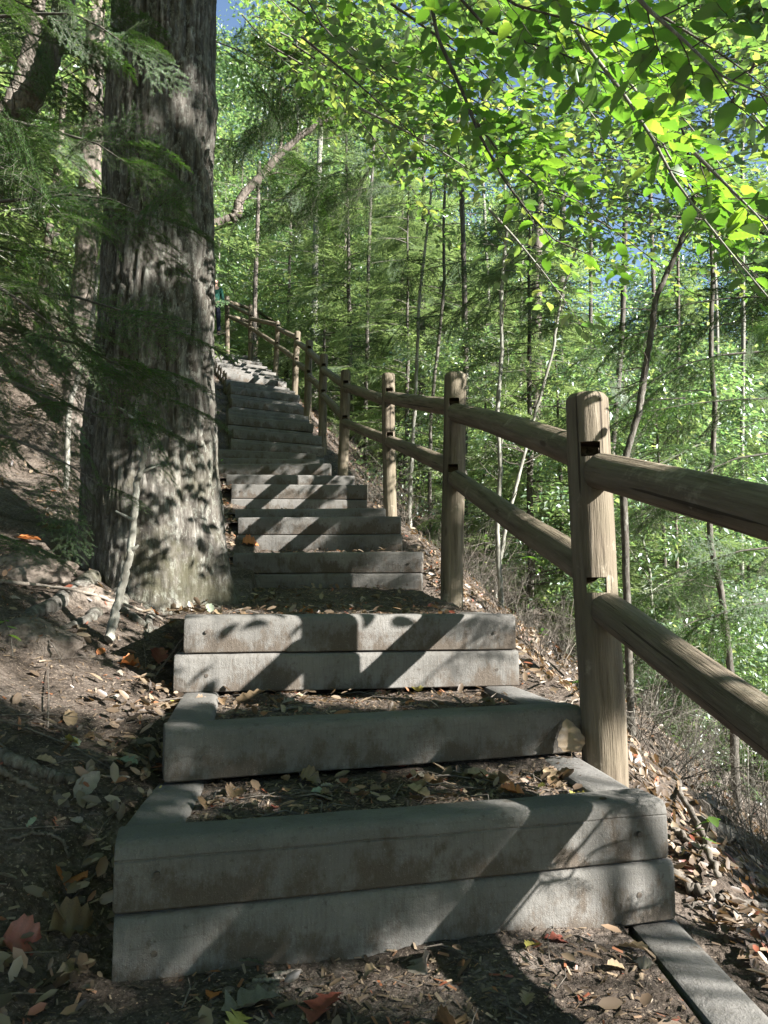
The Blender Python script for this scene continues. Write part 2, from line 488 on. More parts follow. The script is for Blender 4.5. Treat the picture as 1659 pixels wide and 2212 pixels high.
# ------------------------------------------------------------------ ground
cen = [s['L'] + s['d'] * W / 2 for s in STEPS]
drop_l = [0.12, .31, .19, .31, .10, .16, .10, .22, .12, .10, .06, .10] + [.33] * (NS - 12)
drop_r = [0.10, .33, .30, .34, .36, .34, .30, .34] + [.34] * (NS - 8)
rowsC, rowsD, rowsL, rowsR, rowsK = [], [], [], [], []
for i, yy in enumerate([-9, -6.5, -4.5, -3, -2, -1.2, -.6, -.2, .1, .3, .45, .6, .7, .8]):
    c0 = cen[0]
    dy = c0.y - 0.05 - yy if yy < c0.y - .05 else 0.02
    rowsC.append(Vector((c0.x + 0.10 * dy, c0.y - dy, 0)))
    rowsD.append(STEPS[0]['d']); rowsL.append(c0.z - drop_l[0] - .31 * dy); rowsR.append(c0.z - drop_r[0] - .33 * dy); rowsK.append(-dy)
for k in range(NS - 1):
    n = 5 if k > 12 else (8 if k > 4 else (18 if k == 3 else 12))
    if k == 3: n = 34
    for j in range(n):
        t = j / n
        rowsC.append(cen[k].lerp(cen[k + 1], t)); rowsD.append(STEPS[k]['d'].lerp(STEPS[k + 1]['d'], t).normalized())
        rowsL.append((cen[k].z - drop_l[k]) * (1 - t) + (cen[k + 1].z - drop_l[k + 1]) * t)
        rowsR.append((cen[k].z - drop_r[k]) * (1 - t) + (cen[k + 1].z - drop_r[k + 1]) * t)
        rowsK.append(k + t)
c = cen[-1]
zz, dy = c.z, 0
for j in range(60):
    stp = 0.25 * 1.07 ** j
    dy += stp
    zz += stp * (0.30 if dy < 8 else 0.30 * math.exp(-(dy - 8) / 14))
    rowsC.append(Vector((c.x - 0.35 * min(dy, 10), c.y + dy, 0))); rowsD.append(STEPS[-1]['d'])
    rowsL.append(zz - .1); rowsR.append(zz - .15); rowsK.append(NS + dy)
    if dy > 110: break
uL = []
u = 0.60
while u < 75:
    uL.append(u); u += max(0.045, (u - .6) * 0.055)
us = np.array([-q for q in uL[::-1]] + [-.54, -.40, -.2, 0, .2, .40, .54] + uL)
nr, nu = len(rowsC), len(us)
Cx = np.array([(p.x, p.y) for p in rowsC]); Dx = np.array([(p.x, p.y) for p in rowsD])
zL = np.array(rowsL); zR = np.array(rowsR); KK = np.array(rowsK)
uc = np.clip(us, -1.6, 1.6)
X = Cx[:, 0:1] + Dx[:, 0:1] * uc[None] + (us - uc)[None]
Y = Cx[:, 1:2] + Dx[:, 1:2] * uc[None]
a = np.maximum(0, -us - .72)[None]; b = np.maximum(0, us - .72)[None]
kk = np.clip(KK, 0, NS)[:, None]
sl = 0.24 + 0.14 * np.clip((kk - 3) / 5, 0, 1)
hl = zL[:, None] + sl * a + 0.17 * a * a / (1.2 + a) - 0.0022 * np.maximum(a - 10, 0) ** 2 * (a < 60)
hl = np.where(a > 35, np.maximum(hl, zL[:, None] + 10), hl)
bs = np.minimum(b, 20)
hr = zR[:, None] - 0.10 * np.minimum(b, .25) - 0.82 * np.maximum(0, bs - .25) - 0.12 * np.maximum(0, np.minimum(b, 30) - 20) + 0.55 * np.maximum(0, b - 30)
t_ = np.clip((us + .75) / 1.5, 0, 1)[None]
Z = np.where(us[None] < 0, hl, hr)
Z = np.where(np.abs(us[None]) < .75, hl * (1 - t_) + hr * t_, Z)
inn = np.clip((.52 - np.abs(us)) / .10, 0, 1)[None] * ((KK > -.05) & (KK < NS - 1))[:, None]
Z = Z - inn * 0.42
amp = np.clip(np.abs(us) - .6, 0, 3)[None] / 3
Z = Z + 0.16 * amp * fbm(X * .7, Y * .7, 0, 3, 4) + (0.02 + .04 * amp) * fbm(X * 4, Y * 4, 0, 9, 4) + 0.008 * fbm(X * 17, Y * 17, 0, 19, 3)
V = np.stack([X, Y, Z], -1).reshape(-1, 3)
i = np.arange(nr - 1)[:, None] * nu; j = np.arange(nu - 1)[None]
F = np.stack([i + j, i + j + 1, i + nu + j + 1, i + nu + j], -1).reshape(-1, 4)
mb = MB(); mb.add(V, F)
g = mb.build('ground', M['soil'])
tag(g, kind='structure')
bvhV = [tuple(v) for v in V]; bvhF = [tuple(int(q) for q in f) for f in F]
TER = BVHTree.FromPolygons(bvhV, bvhF)

# treads: packed soil inside each frame of timbers
pm = MB()
treadV, treadF = [], []
for k in range(NS - 1):
    s0, s1 = STEPS[k], STEPS[k + 1]
    nx, ny = (44, 26) if k < 3 else ((40, 60) if k == 3 else ((22, 10) if k < 12 else (10, 5)))
    zb = max(s0['z'] - .03, min(s1['z'] - .29, s1['z'] - .05))
    if k == 1: zb = s1['z'] - .165
    if k == 2: zb = s1['z'] - .325
    el, er = (.045, .045)
    if k >= 3 and k <= 10: el = -.10
    if k == 0: el, er = -.16, .139
    P = np.zeros((ny + 1, nx + 1, 3))
    for j in range(ny + 1):
        t = j / ny
        A0 = s0['L'] + s0['n'] * .125; A1 = s1['L'] + s1['n'] * .06
        pl = (A0 + s0['d'] * el).lerp(A1 + s1['d'] * el, t)
        pr = (A0 + s0['d'] * (W - er)).lerp(A1 + s1['d'] * (W - er), t)
        z = (s0['z'] - .035) * (1 - t) + zb * t
        if k in (3,): z = (s0['z'] - .02) + (zb - s0['z'] + .05) * t ** 1.6
        for i in range(nx + 1):
            p = pl.lerp(pr, i / nx)
            P[j, i] = (p.x, p.y, z)
    q = P.reshape(-1, 3)
    edge = 0.0
    q[:, 2] += 0.011 * fbm(q[:, 0] * 5, q[:, 1] * 5, 0, 31, 4) + 0.004 * fbm(q[:, 0] * 30, q[:, 1] * 30, 0, 37, 3) + .004
    ii = np.arange(ny)[:, None] * (nx + 1); jj = np.arange(nx)[None]
    FF = np.stack([ii + jj, ii + jj + 1, ii + nx + 1 + jj + 1, ii + nx + 1 + jj], -1).reshape(-1, 4)
    base = pm.n
    pm.add(q, FF)
po = pm.build('path', M['soil'])
tag(po, kind='structure')
pv = np.vstack(pm.V)
pf = np.vstack(pm.F[4])
ALL = BVHTree.FromPolygons(bvhV + [tuple(v) for v in pv], bvhF + [tuple(int(q) + len(bvhV) for q in f) for f in pf])
def drop(x, y, z0=40.0, bvh=None):
    h = (bvh or ALL).ray_cast(Vector((x, y, z0)), Vector((0, 0, -1)))
    return (h[0], h[1]) if h[0] is not None else (Vector((x, y, 0)), Vector((0, 0, 1)))
def gz(x, y): return drop(x, y)[0].z
def hit(px, py, up=0.0):
    """where the line of sight through a place in the photograph meets the ground"""
    h = ALL.ray_cast(Vector((0, 0, EYE)), ray(px, py).normalized())
    if h[0] is None: return at(px, py, 8)
    return h[0] + Vector((0, 0, up))

# ------------------------------------------------------------------ timber steps
def timber(A, d, n, length, top, h=.150, th=.142, seed=0, groove=False, bev=.013):
    """a sawn timber: A = front left corner, d along it, n away from the front"""
    mb = MB()
    k = bev
    pr = [(0, -h + .004), (0, -h + .02)]
    nz = 7 if length > .8 else 4
    if groove:
        pr += [(0, -.043), (.0035, -.0405), (.0035, -.0385), (0, -.036)]
    pr += [(0, -h * .5)] if not groove else []
    pr += [(0, -k * 1.6), (k * .25, -k * .75), (k * .75, -k * .2), (k * 1.6, 0), (th * .5, 0), (th - k, 0), (th - k * .3, -k * .3), (th, -k), (th, -h * .5), (th, -h + .004), (th - .004, -h), (.004, -h)]
    pr = np.array(pr)
    ns = max(6, int(length / .03))
    s = np.linspace(0, length, ns + 1)
    s[1] = .006; s[-2] = length - .006
    npf = len(pr)
    V = np.zeros((ns + 1, npf, 3))
    dd, nn = np.array(d), np.array(n)
    A = np.array(A)
    for i, t in enumerate(s):
        sh = .004 if i in (0, ns) else 0
        cc = pr.mean(axis=0)
        p = pr + (cc - pr) * (sh / .08)
        w = 0.0012 * fbm(np.full(npf, t * 9), p[:, 0] * 20 + seed * 7, p[:, 1] * 20, seed, 3)
        w2 = 0.002 * fbm(t * 1.5, seed * 3.3, 0, seed, 2)
        V[i] = A + dd * t + np.outer(p[:, 0] + w * (p[:, 0] < th / 2), nn) + np.outer(p[:, 1] + w * (p[:, 1] > -h / 2) + w2, [0, 0, 1])
        V[i][:, 2] += (top - A[2])
    i = np.arange(ns)[:, None] * npf; j = np.arange(npf)[None]; j2 = (j + 1) % npf
    mb.add(V.reshape(-1, 3), np.stack([i + j, i + j2, i + npf + j2, i + npf + j], -1).reshape(-1, 4)[:, ::-1])
    mb.ngon(V[0]); mb.ngon(V[-1][::-1])
    zz_ = np.vstack(mb.V)[:, 2]; mb.att = {'low': np.clip((zz_ - (top - h)) / h, 0, 1)}
    return mb
def bolt(p, n, r=.007):
    mb = MB()
    mb.tube([p + n * .004, p - n * .001, p - n * .004], [r, r, r * .6], 8)
    return mb
ORD = ['lowest, partly out of frame', 'first full', 'second', 'third', 'fourth', 'fifth', 'sixth', 'seventh', 'eighth', 'ninth', 'tenth', 'eleventh', 'twelfth', 'thirteenth', 'fourteenth', 'fifteenth', 'sixteenth', 'seventeenth', 'eighteenth', 'nineteenth', 'twentieth', 'twenty-first', 'twenty-second', 'twenty-third', 'twenty-fourth', 'twenty-fifth', 'twenty-sixth', 'twenty-seventh', 'twenty-eighth', 'twenty-ninth', 'thirtieth', 'thirty-first', 'thirty-second', 'thirty-third']
LBL = {0: 'bottommost timber step whose grey side timber runs out at lower right of the photo',
       1: 'nearest big step, two stacked grey timbers with leaf-shadow sun patches and bolts',
       2: 'low single-timber step with a curled tan leaf leaning on its right end',
       3: 'sunlit two-timber step crossed by diagonal fence shadows beside the big tree foot',
       4: 'two-timber step at the far edge of the long soil landing',
       5: 'two-timber step with a bright orange leaf lying at its left foot'}
for k, s in enumerate(STEPS):
    nxt = STEPS[k + 1] if k + 1 < NS else None
    t = thing('timber_step', LBL.get(k, '%s timber step counted up from the bottom of the flight' % ORD[k]), 'step', tuple(s['L']), 0, 'timber steps climbing the slope')
    rng_k = random.Random(k * 7 + 1)
    zt = s['z']
    o = wpart(timber(s['L'], s['d'], s['n'], W, zt, seed=k * 3 + 1, groove=(k == 1), bev=.02 if k < 4 else .013), 'riser_timber', M['timber'], t, sharp=40)
    if k != 2:
        e0 = {3: -.035, 1: .004, 13: -.03, 15: -.01}.get(k, rng_k.uniform(-.015, .012)); e1 = {3: .01, 1: .012}.get(k, rng_k.uniform(-.01, .012))
        A = s['L'] + s['d'] * e0 - s['n'] * (.006 if k in (1, 3) else rng_k.uniform(-.004, .008))
        wpart(timber(A, s['d'], s['n'], W - e0 + e1, zt - .1535, seed=k * 3 + 2), 'riser_timber', M['timber'], t, sharp=40)
        if (k in (1, 3, 4, 5, 7, 15, 20)):
            pass
    if nxt is not None:
        fl = nxt['z'] - .30
        over = fl > zt - .02 or (k == 1)
        for side in (0, 1):
            if side == 0 and (k == 0 or k in (3, 4, 6, 8, 9, 10)): continue
            e = .002 if side == 0 else W - .144
            P0 = s['L'] + s['n'] * .144 + s['d'] * e
            P1 = nxt['L'] + nxt['n'] * (.14 if over else -.004) + nxt['d'] * e
            if k == 3: P1 = P0 + (P1 - P0) * .36
            if k == 0 : P1 = nxt['L'] + nxt['n'] * .1 + nxt['d'] * (W - .09)
            v = Vector((P1.x - P0.x, P1.y - P0.y, 0)); ln = v.length; v.normalize()
            # runs away from the viewer: its "front" is the outer side on the left, the inner side on the right
            A = P0 + (Vector((v.y, -v.x, 0)) * .142)
            A.z = zt
            rd = Vector((-v.y, v.x, 0))
            if ln > .05:
                wpart(timber(A, v, rd, ln, zt - .004, seed=k * 5 + side, bev=.016), 'side_timber', M['timber'], t, sharp=40)
                if k > 11 or k in (2, 1):
                    A2 = A + rd * .004; wpart(timber(A2, v, rd, ln, zt - .157, seed=k * 5 + side + 50), 'side_timber', M['timber'], t, sharp=40)
    if k in (1, 2, 3, 4, 5, 7, 13, 14, 15, 20):
        for fx in (.10, W - .10):
            for dz in ((.075, .23) if k != 2 else (.075,)):
                if k == 2 and fx > 1: continue
                p = s['L'] + s['d'] * (fx + rng_k.uniform(-.012, .012)) + Vector((0, 0, -dz + rng_k.uniform(-.01, .01)))
                wpart(bolt(p - s['n'] * .004, -s['n'], .0075), 'bolt', M['metal'], t)
    if k in (1, 0):
        p = s['L'] + s['d'] * (W - .16) + s['n'] * .05
        hb = MB(); hb.tube([p + Vector((0, 0, .001)), p + Vector((0, 0, .0035))], [.011, .009], 8)
        wpart(hb, 'bolt', M['end'], t)

# ------------------------------------------------------------------ log fence
def wpt(x1659, d):
    return (x1659 - 829.5) / 1640 * d
# top x,y and foot x,y in the photograph, distance of the post, radius
PX = [(1269, 852, 1312, 1700, 2.66, .0735), (985.5, 806, 973, 1292, 5.0, .073), (838, 807, 846, 1112, 7.6, .066),
      (747, 800, 739, 1026, 9.9, .068), (699, 765, 696, 965, 11.9, .066), (668, 736, 664, 911, 13.3, .066),
      (643, 716, 634, 848, 16.0, .066), (601, 695, 593, 812, 18.2, .066), (542, 658, 541, 760, 20.9, .066), (490.5, 640, 493, 740, 23.4, .075)]
POSTS = []
for (tx, ty, bx, by, d, r) in PX:
    T = at(tx, ty, d); B = at(bx, by, d)
    B.z = min(B.z, gz(B.x, B.y)) - .35
    POSTS.append((T, B, r))
# a post beyond the lower right edge of the frame
T0 = Vector((1.10, 0.42, EYE + .08)); B0 = Vector((1.06, 0.45, gz(1.06, .45) - .3))
POSTS.insert(0, (T0, B0, .072))
# rail heights where each span meets its two posts (photo y at the near post, at the far post)
RU = [None, (985, 890), (880, 858), (867, 837), (831, 798), (788, 759), (757, 739), (729, 709), (702, 688), (680, 655)]
RLw = [None, (1237, 1032), (1012, 953), (951, 912), (901, 854), (842, 811), (801, 782), (776, 747), (745, 708), (706, 682)]
fence = thing('log_fence', 'round-log fence with two rails climbing the right side of the steps', 'fence', tuple(POSTS[1][1]))
def log(A, B, ra, rb, seed, seg=40, taper=True, bow=.0):
    A, B = Vector(A), Vector(B)
    L_ = (B - A).length
    n = max(10, int(L_ / .04))
    ax = (B - A).normalized()
    up = Vector((0, 0, 1))
    s1 = ax.cross(up)
    s1 = s1.normalized() if s1.length > .2 else Vector((1, 0, 0))
    s2 = s1.cross(ax).normalized()
    t = np.linspace(0, 1, n + 1)
    th = np.linspace(0, 2 * np.pi, seg, endpoint=False)
    TT, TH = np.meshgrid(t, th, indexing='ij')
    rad = ra + (rb - ra) * TT
    rad = rad * (1 + .03 * fbm(np.cos(TH) * 1.3 + seed, np.sin(TH) * 1.3, TT * L_ * 1.3, seed, 3)) + .0014 * fbm(np.cos(TH) * 6, np.sin(TH) * 6 + seed, TT * L_ * 2, seed + 3, 2)
    if taper:
        e = np.minimum(TT, 1 - TT) * L_
        f = np.clip(e / .05, 0, 1)
        rad = rad * (.66 + .34 * np.sqrt(1 - (1 - f) ** 2))
    cen_ = np.array(A)[None] + np.outer(t, np.array(B - A))
    cen_[:, 2] += bow * np.sin(t * np.pi)
    cen_ += np.outer(.006 * fbm(t * 3, seed, 0, seed, 2), np.array(s1))
    V = cen_[:, None, :] + rad[..., None] * (np.cos(TH)[..., None] * np.array(s1) + np.sin(TH)[..., None] * np.array(s2))
    return V, n, seg
def add_log(mb, V, n, seg, mi=0, endmi=1):
    cc = V.mean(axis=1, keepdims=True)
    ln = np.concatenate([[0], np.cumsum(np.linalg.norm(np.diff(cc[:, 0], axis=0), axis=1))])
    th = np.linspace(0, 2 * np.pi, seg, endpoint=False)
    off = (abs(float(V[0, 0, 0])) * 37.7) % 9
    G = np.zeros(V.shape); G[..., 0] = .07 * np.cos(th) + off; G[..., 1] = .07 * np.sin(th); G[..., 2] = ln[:, None] + off
    mb.G = np.vstack([G.reshape(-1, 3), G[0], G[0].mean(axis=0)[None], G[-1], G[-1].mean(axis=0)[None]])
    i = np.arange(n)[:, None] * seg; j = np.arange(seg)[None]; j2 = (j + 1) % seg
    mb.add(V.reshape(-1, 3), np.stack([i + j, i + j2, i + seg + j2, i + seg + j], -1).reshape(-1, 4), mi)
    mb.ngon(V[0][::-1], endmi); mb.ngon(V[-1], endmi)

def make_post(T, B, r, slots, seed, name='post'):
    mb = MB()
    L_ = (T - B).length
    V, n, seg = log(B, T, r * 1.03, r, seed, 48 if seed < 4 else 20, taper=False)
    # chamfered top
    V = np.array(V)
    top = V[-1].copy(); ctr = top.mean(axis=0)
    V[-1] = top + np.array([0, 0, -.020])
    ring2 = ctr + (top - ctr) * .84 + np.array([0, 0, -.004])
    ring3 = ctr + (top - ctr) * .55 + np.array([0, 0, .002])
    rr = [V[i] for i in range(n + 1)] + [ring2, ring3]
    V = np.array(rr)
    add_log(mb, V, n + 2, seg, 0, 0)
    me = mb.mesh(name, [M['wood'], M['end']], True, 35)
    o = bpy.data.objects.new(name, me); col.objects.link(o)
    ax = (T - B).normalized()
    for (zc, hw, hh) in slots:                       # mortises the rails pass through
        t = (zc - B.z) / (T.z - B.z)
        c_ = B.lerp(T, t)
        cb = MB()
        x, y, z = hw, .2, hh
        vv = [(-x, -y, -z), (x, -y, -z), (x, y, -z), (-x, y, -z), (-x, -y, z), (x, -y, z), (x, y, z), (-x, y, z)]
        cb.add(vv, [(0, 3, 2, 1), (4, 5, 6, 7), (0, 1, 5, 4), (1, 2, 6, 5), (2, 3, 7, 6), (3, 0, 4, 7)])
        cm = cb.mesh('cut', [M['end'], M['end']], False)
        cm.polygons.foreach_set('material_index', np.ones(6, int))
        co = bpy.data.objects.new('cut', cm); col.objects.link(co)
        co.matrix_world = Matrix.Translation(c_) @ Matrix.Rotation(R(-14 if seed < 3 else 8), 4, 'Z')
        md = o.modifiers.new('b', 'BOOLEAN'); md.operation = 'DIFFERENCE'; md.object = co; md.solver = 'EXACT'
        bpy.context.view_layer.update()
        dg = bpy.context.evaluated_depsgraph_get()
        nm = bpy.data.meshes.new_from_object(o.evaluated_get(dg))
        o.modifiers.clear()
        o.data = nm
        bpy.data.objects.remove(co)
    me = o.data
    bpy.data.objects.remove(o)
    co_ = np.zeros(len(me.vertices) * 3, np.float32); me.vertices.foreach_get('co', co_); co_ = co_.reshape(-1, 3)
    rel = co_ - np.array(B); hgt = rel @ np.array(ax); rad_ = rel - hgt[:, None] * np.array(ax)
    th_ = np.arctan2(rad_[:, 1], rad_[:, 0]); G_ = np.stack([.07 * np.cos(th_) + seed * 1.37, .07 * np.sin(th_), hgt + seed * 2.1], -1)
    if 'grain' in me.attributes: me.attributes.remove(me.attributes['grain'])
    at_ = me.attributes.new('grain', 'FLOAT_VECTOR', 'POINT'); at_.data.foreach_set('vector', G_.astype(np.float32).ravel())
    me.set_sharp_from_angle(angle=R(35))
    me.name = name
    me.transform(fence.matrix_basis.inverted())
    return child(name, me, fence)
def on_post(k, z):
    T, B, r = POSTS[k]
    return B.lerp(T, (z - B.z) / (T.z - B.z))
heights = {k: [] for k in range(len(POSTS))}
rails = []
for i in range(1, len(POSTS) - 1):
    for R_ in (RU, RLw):
        ya, yb = R_[i]
        A = at(0, ya, PX[i - 1][4]); Bp = at(0, yb, PX[i][4])
        pa = on_post(i, A.z); pb = on_post(i + 1, Bp.z)
        rails.append((pa, pb, i, i + 1))
        heights[i].append(pa.z); heights[i + 1].append(pb.z)
up1 = on_post(1, at(0, 1012, 2.66).z); lo1 = on_post(1, at(0, 1300, 2.66).z)
rails.insert(0, (on_post(0, EYE - .20), up1, 0, 1)); rails.insert(1, (on_post(0, EYE - .70), lo1, 0, 1))
for idx, (pa, pb, i, j) in enumerate(rails):
    v = (pb - pa).normalized()
    flat = Vector((v.x, v.y, 0)).normalized()
    side = Vector((flat.y, -flat.x, 0))
    off_a, off_b = (side * .0, side * .0)
    a_, b_ = pa.copy(), pb.copy()
    if i == 0:                                  # near rails leave the post on its front right face
        b_ = pb - v * .045 - Vector((0, 0, 0))
        a_ = pa + v * .04
    else:
        a_ = pa + v * .035 + Vector((-.0, 0, 0)); b_ = pb - v * .03
    ra = .062 if i < 3 else .058
    rb = ra * (.94 if idx % 2 else 1.0)
    mb = MB(); V, n, seg = log(a_, b_, ra, rb, 40 + idx, 40 if i < 3 else 16, True, bow=random.Random(idx).uniform(-.015, .012))
    add_log(mb, V, n, seg)
    wpart(mb, 'rail', [M['wood'], M['wood']], fence, True, 50)
for k, (T, B, r) in enumerate(POSTS):
    sl = []
    if k >= 1:
        hs = sorted(set(round(h, 3) for h in heights[k]), reverse=True)
        # near-side rails sit just under the open part of each mortise
        ups = (up1.z, lo1.z) if k == 1 else ([rails[2 * k][0].z, rails[2 * k + 1][0].z] if 2 * k + 1 < len(rails) else heights[k][:2])
        if k > 1:
            ups = [q[1].z for q in rails if q[3] == k]
        for zc in ups[:2]:
            sl.append((zc + .050 + (.008 if k == 1 else .004), .033, .026))
    make_post(T, B, r, sl, k)
# the far run of the same fence, beyond the top bend
far_posts = []
for (tx, ty, bx, by, d) in [(556, 662, 551, 757, 25.5), (622, 706, 617, 770, 27.0), (672, 722, 672, 790, 29)]:
    T = at(tx, ty, d); B = at(bx, by, d); B.z -= 1.2
    far_posts.append((T, B, .07)); mb = MB(); V, n, seg = log(B, T, .072, .07, 77, 14, False); add_log(mb, V, n, seg, 0, 0)
    wpart(mb, 'post', [M['wood'], M['wood']], fence, True, 50)
chain = [POSTS[-1]] + far_posts
for a0, b0 in zip(chain[:-1], chain[1:]):
    for dz in (.16, .62):
        mb = MB(); V, n, seg = log(a0[0] - Vector((0, 0, dz)), b0[0] - Vector((0, 0, dz)), .058, .055, 81, 12); add_log(mb, V, n, seg)
        wpart(mb, 'rail', [M['wood'], M['wood']], fence, True, 50)
# ------------------------------------------------------------------ leaf and spray templates
def rotm(axis, ang):
    """batch of rotation matrices about an axis (x, y or z)"""
    c, s = np.cos(ang), np.sin(ang); o, z = np.ones_like(c), np.zeros_like(c)
    if axis == 'x': m = [[o, z, z], [z, c, -s], [z, s, c]]
    elif axis == 'y': m = [[c, z, s], [z, o, z], [-s, z, c]]
    else: m = [[c, -s, z], [s, c, z], [z, z, o]]
    return np.moveaxis(np.array(m), -1, 0)
def frames(yaw, pitch, roll):
    return rotm('z', yaw) @ rotm('y', -pitch) @ rotm('x', roll)
def scatter(mb, TV, TF, pos, rot, sc, mi=0):
    """copies of a small template (leaf, needle fan ...) into one mesh"""
    TV = np.asarray(TV, float); TF = np.asarray(TF)
    n, k = len(pos), len(TV)
    if not n: return
    sc = np.asarray(sc, float)
    if sc.ndim == 1: sc = sc[:, None]
    V = np.einsum('nij,nkj->nki', rot, TV[None] * sc[:, None, :]) + np.asarray(pos)[:, None, :]
    F = TF[None] + (np.arange(n) * k)[:, None, None]
    mb.add(V.reshape(-1, 3), F.reshape(-1, TF.shape[1]), mi)

def leaf_mesh(name, mat, L=1.0, w=.27, rows=11, teeth=.018, curl=.10, fold=.10, seed=0, lobes=False, wr=0.0):
    r = np.random.default_rng(seed)
    mb = MB(); V = []; vein = []
    for i in range(rows + 1):
        t = i / rows
        x = L * t
        if lobes: ww = w * (math.sin(math.pi * t ** .85) ** .6) * (1.0, .62, .9)[i % 3] * (1.1 + .2 * r.normal())
        else: ww = w * (math.sin(math.pi * min(1, t ** .82 * .985 + .015)) ** .78) * (1 - .12 * t)
        if i == 0: ww = .004
        if i == rows: ww = .002
        ww += teeth * (1 if i % 2 else -.6) * (0 < i < rows)
        zc = -curl * t * t * L + wr * r.normal() * .5
        ripple = .012 * (1 if i % 2 else -1)
        V += [(x + .05 * w, -ww, zc + fold * ww * 2 + ripple + wr * r.normal()), (x, 0, zc), (x + .05 * w, ww, zc + fold * ww * 2 + ripple + wr * r.normal())]
        vein += [i % 2 * .7, 1.0, i % 2 * .7]
    F = []
    for i in range(rows):
        a = i * 3
        F += [(a, a + 3, a + 4, a + 1), (a + 1, a + 4, a + 5, a + 2)]
    # petiole
    k = len(V)
    V += [(-.12, -.006, .01), (-.12, .006, .01), (.02, .006, 0), (.02, -.006, 0)]; vein += [1, 1, 1, 1]
    F.append((k, k + 1, k + 2, k + 3))
    mb.add(V, F); mb.att = {'vein': vein}
    return mb.mesh(name, mat, True)
BEECH = [leaf_mesh('leaf', M['beech'], curl=c_, fold=f_, w=w_, seed=i) for i, (c_, f_, w_) in enumerate([(.10, .10, .27), (.22, .2, .25), (.02, .05, .29), (.30, .02, .26)])]
LEAF_V = np.array([(0, 0, 0), (.45, -.27, .05), (1, 0, -.06), (.45, .27, .05)])
LEAF_F = np.array([(0, 1, 2, 3)])
LEAF6_V = np.array([(0, 0, 0), (.3, -.24, .04), (.3, .24, .04), (.42, 0, 0), (.7, -.2, .0), (.7, .2, 0.), (1, 0, -.12)])
LEAF6_F = np.array([(0, 1, 3), (0, 3, 2), (1, 4, 3), (3, 5, 2), (4, 6, 3), (3, 6, 5)])

def spray_pts(length, n, ang=0.95, w=0.45, r=None):
    """side shoots of a flat fern-like spray: start, direction angle, length"""
    out = []
    for i in range(n):
        t = (i + .6) / n
        s = 1 if i % 2 else -1
        l = w * length * (math.sin(math.pi * min(1, t * .75 + .22)) ** .9) * (.8 + .4 * r.random())
        out.append((t * length, s * (ang + .15 * r.normal()), l))
    return out
def needle_spray(length=.34, seed=0, dens=1.0):
    """a hemlock spray in the x-y plane with single needles"""
    r = np.random.default_rng(seed)
    mb = MB()
    pos, yaw, pit, sc = [], [], [], []
    def needles(p0, a, l, z0, sag):
        n = max(3, int(l / .0034 * dens))
        for i in range(n):
            t = i / n
            for s in (-1, 1):
                pos.append((p0[0] + math.cos(a) * l * t, p0[1] + math.sin(a) * l * t, z0 - sag * t * t * l))
                yaw.append(a + s * (1.15 + .25 * r.normal() - .35 * t)); pit.append(.05 + .2 * r.normal())
                sc.append(.0115 * (1 - .45 * t) * (.8 + .4 * r.random()))
        mb.tube([(p0[0] + math.cos(a) * l * t, p0[1] + math.sin(a) * l * t, z0 - sag * t * t * l) for t in (0, .35, .7, 1)], [.0010, .0008, .0006, .0003], 3, 1, False)
    needles((0, 0), 0, length, 0, .25)
    for (x, a, l) in spray_pts(length, 20, .85, .42, r):
        z0 = -.25 * (x / length) ** 2 * length
        needles((x, 0), a, l, z0, .35)
        if l > .07:
            for (x2, a2, l2) in spray_pts(l, 5, .7, .35, r):
                needles((x + math.cos(a) * x2, math.sin(a) * x2), a + a2, l2, z0 - .35 * (x2 / l) ** 2 * l, .2)
    TV = [(0, -.07, 0), (.5, -.1, .02), (1, 0, 0), (.5, .1, .02)]
    n = len(pos)
    scatter(mb, TV, [(0, 1, 2, 3)], np.array(pos), frames(np.array(yaw), np.array(pit), r.normal(size=n) * .3), np.array(sc))
    return mb.mesh('spray', [M['needle'], M['twig_dark']], False)
NSPRAY = [needle_spray(.36, s) for s in (1, 2, 3)]

def far_spray_template(r, length=1.0, n=13):
    """coarse spray: narrow feathered shoots"""
    V, F = [], []
    def shoot(x, y, z, a, l, w):
        k = len(V); c, s = math.cos(a), math.sin(a)
        dz = -.18 * l
        V.extend([(x, y, z), (x + c * l * .45 - s * w, y + s * l * .45 + c * w, z + dz * .3), (x + c * l, y + s * l, z + dz), (x + c * l * .45 + s * w, y + s * l * .45 - c * w, z + dz * .3)])
        F.append((k, k + 1, k + 2, k + 3))
    for i in range(4): shoot(i * .25 * length, 0, -.1 * (i * .25) ** 2, 0.06 * r.normal(), .3 * length, .022)
    for (x, a, l) in spray_pts(length, n, .85, .48, r):
        z = -.12 * (x / length) ** 2
        shoot(x, 0, z, a, l, .024)
        for q in (.3, .55):
            if l > .2: shoot(x + math.cos(a) * l * q, math.sin(a) * l * q, z - .03 * q, a + .75 * (1 if r.random() < .5 else -1), l * .42, .02)
    return np.array(V), np.array(F)

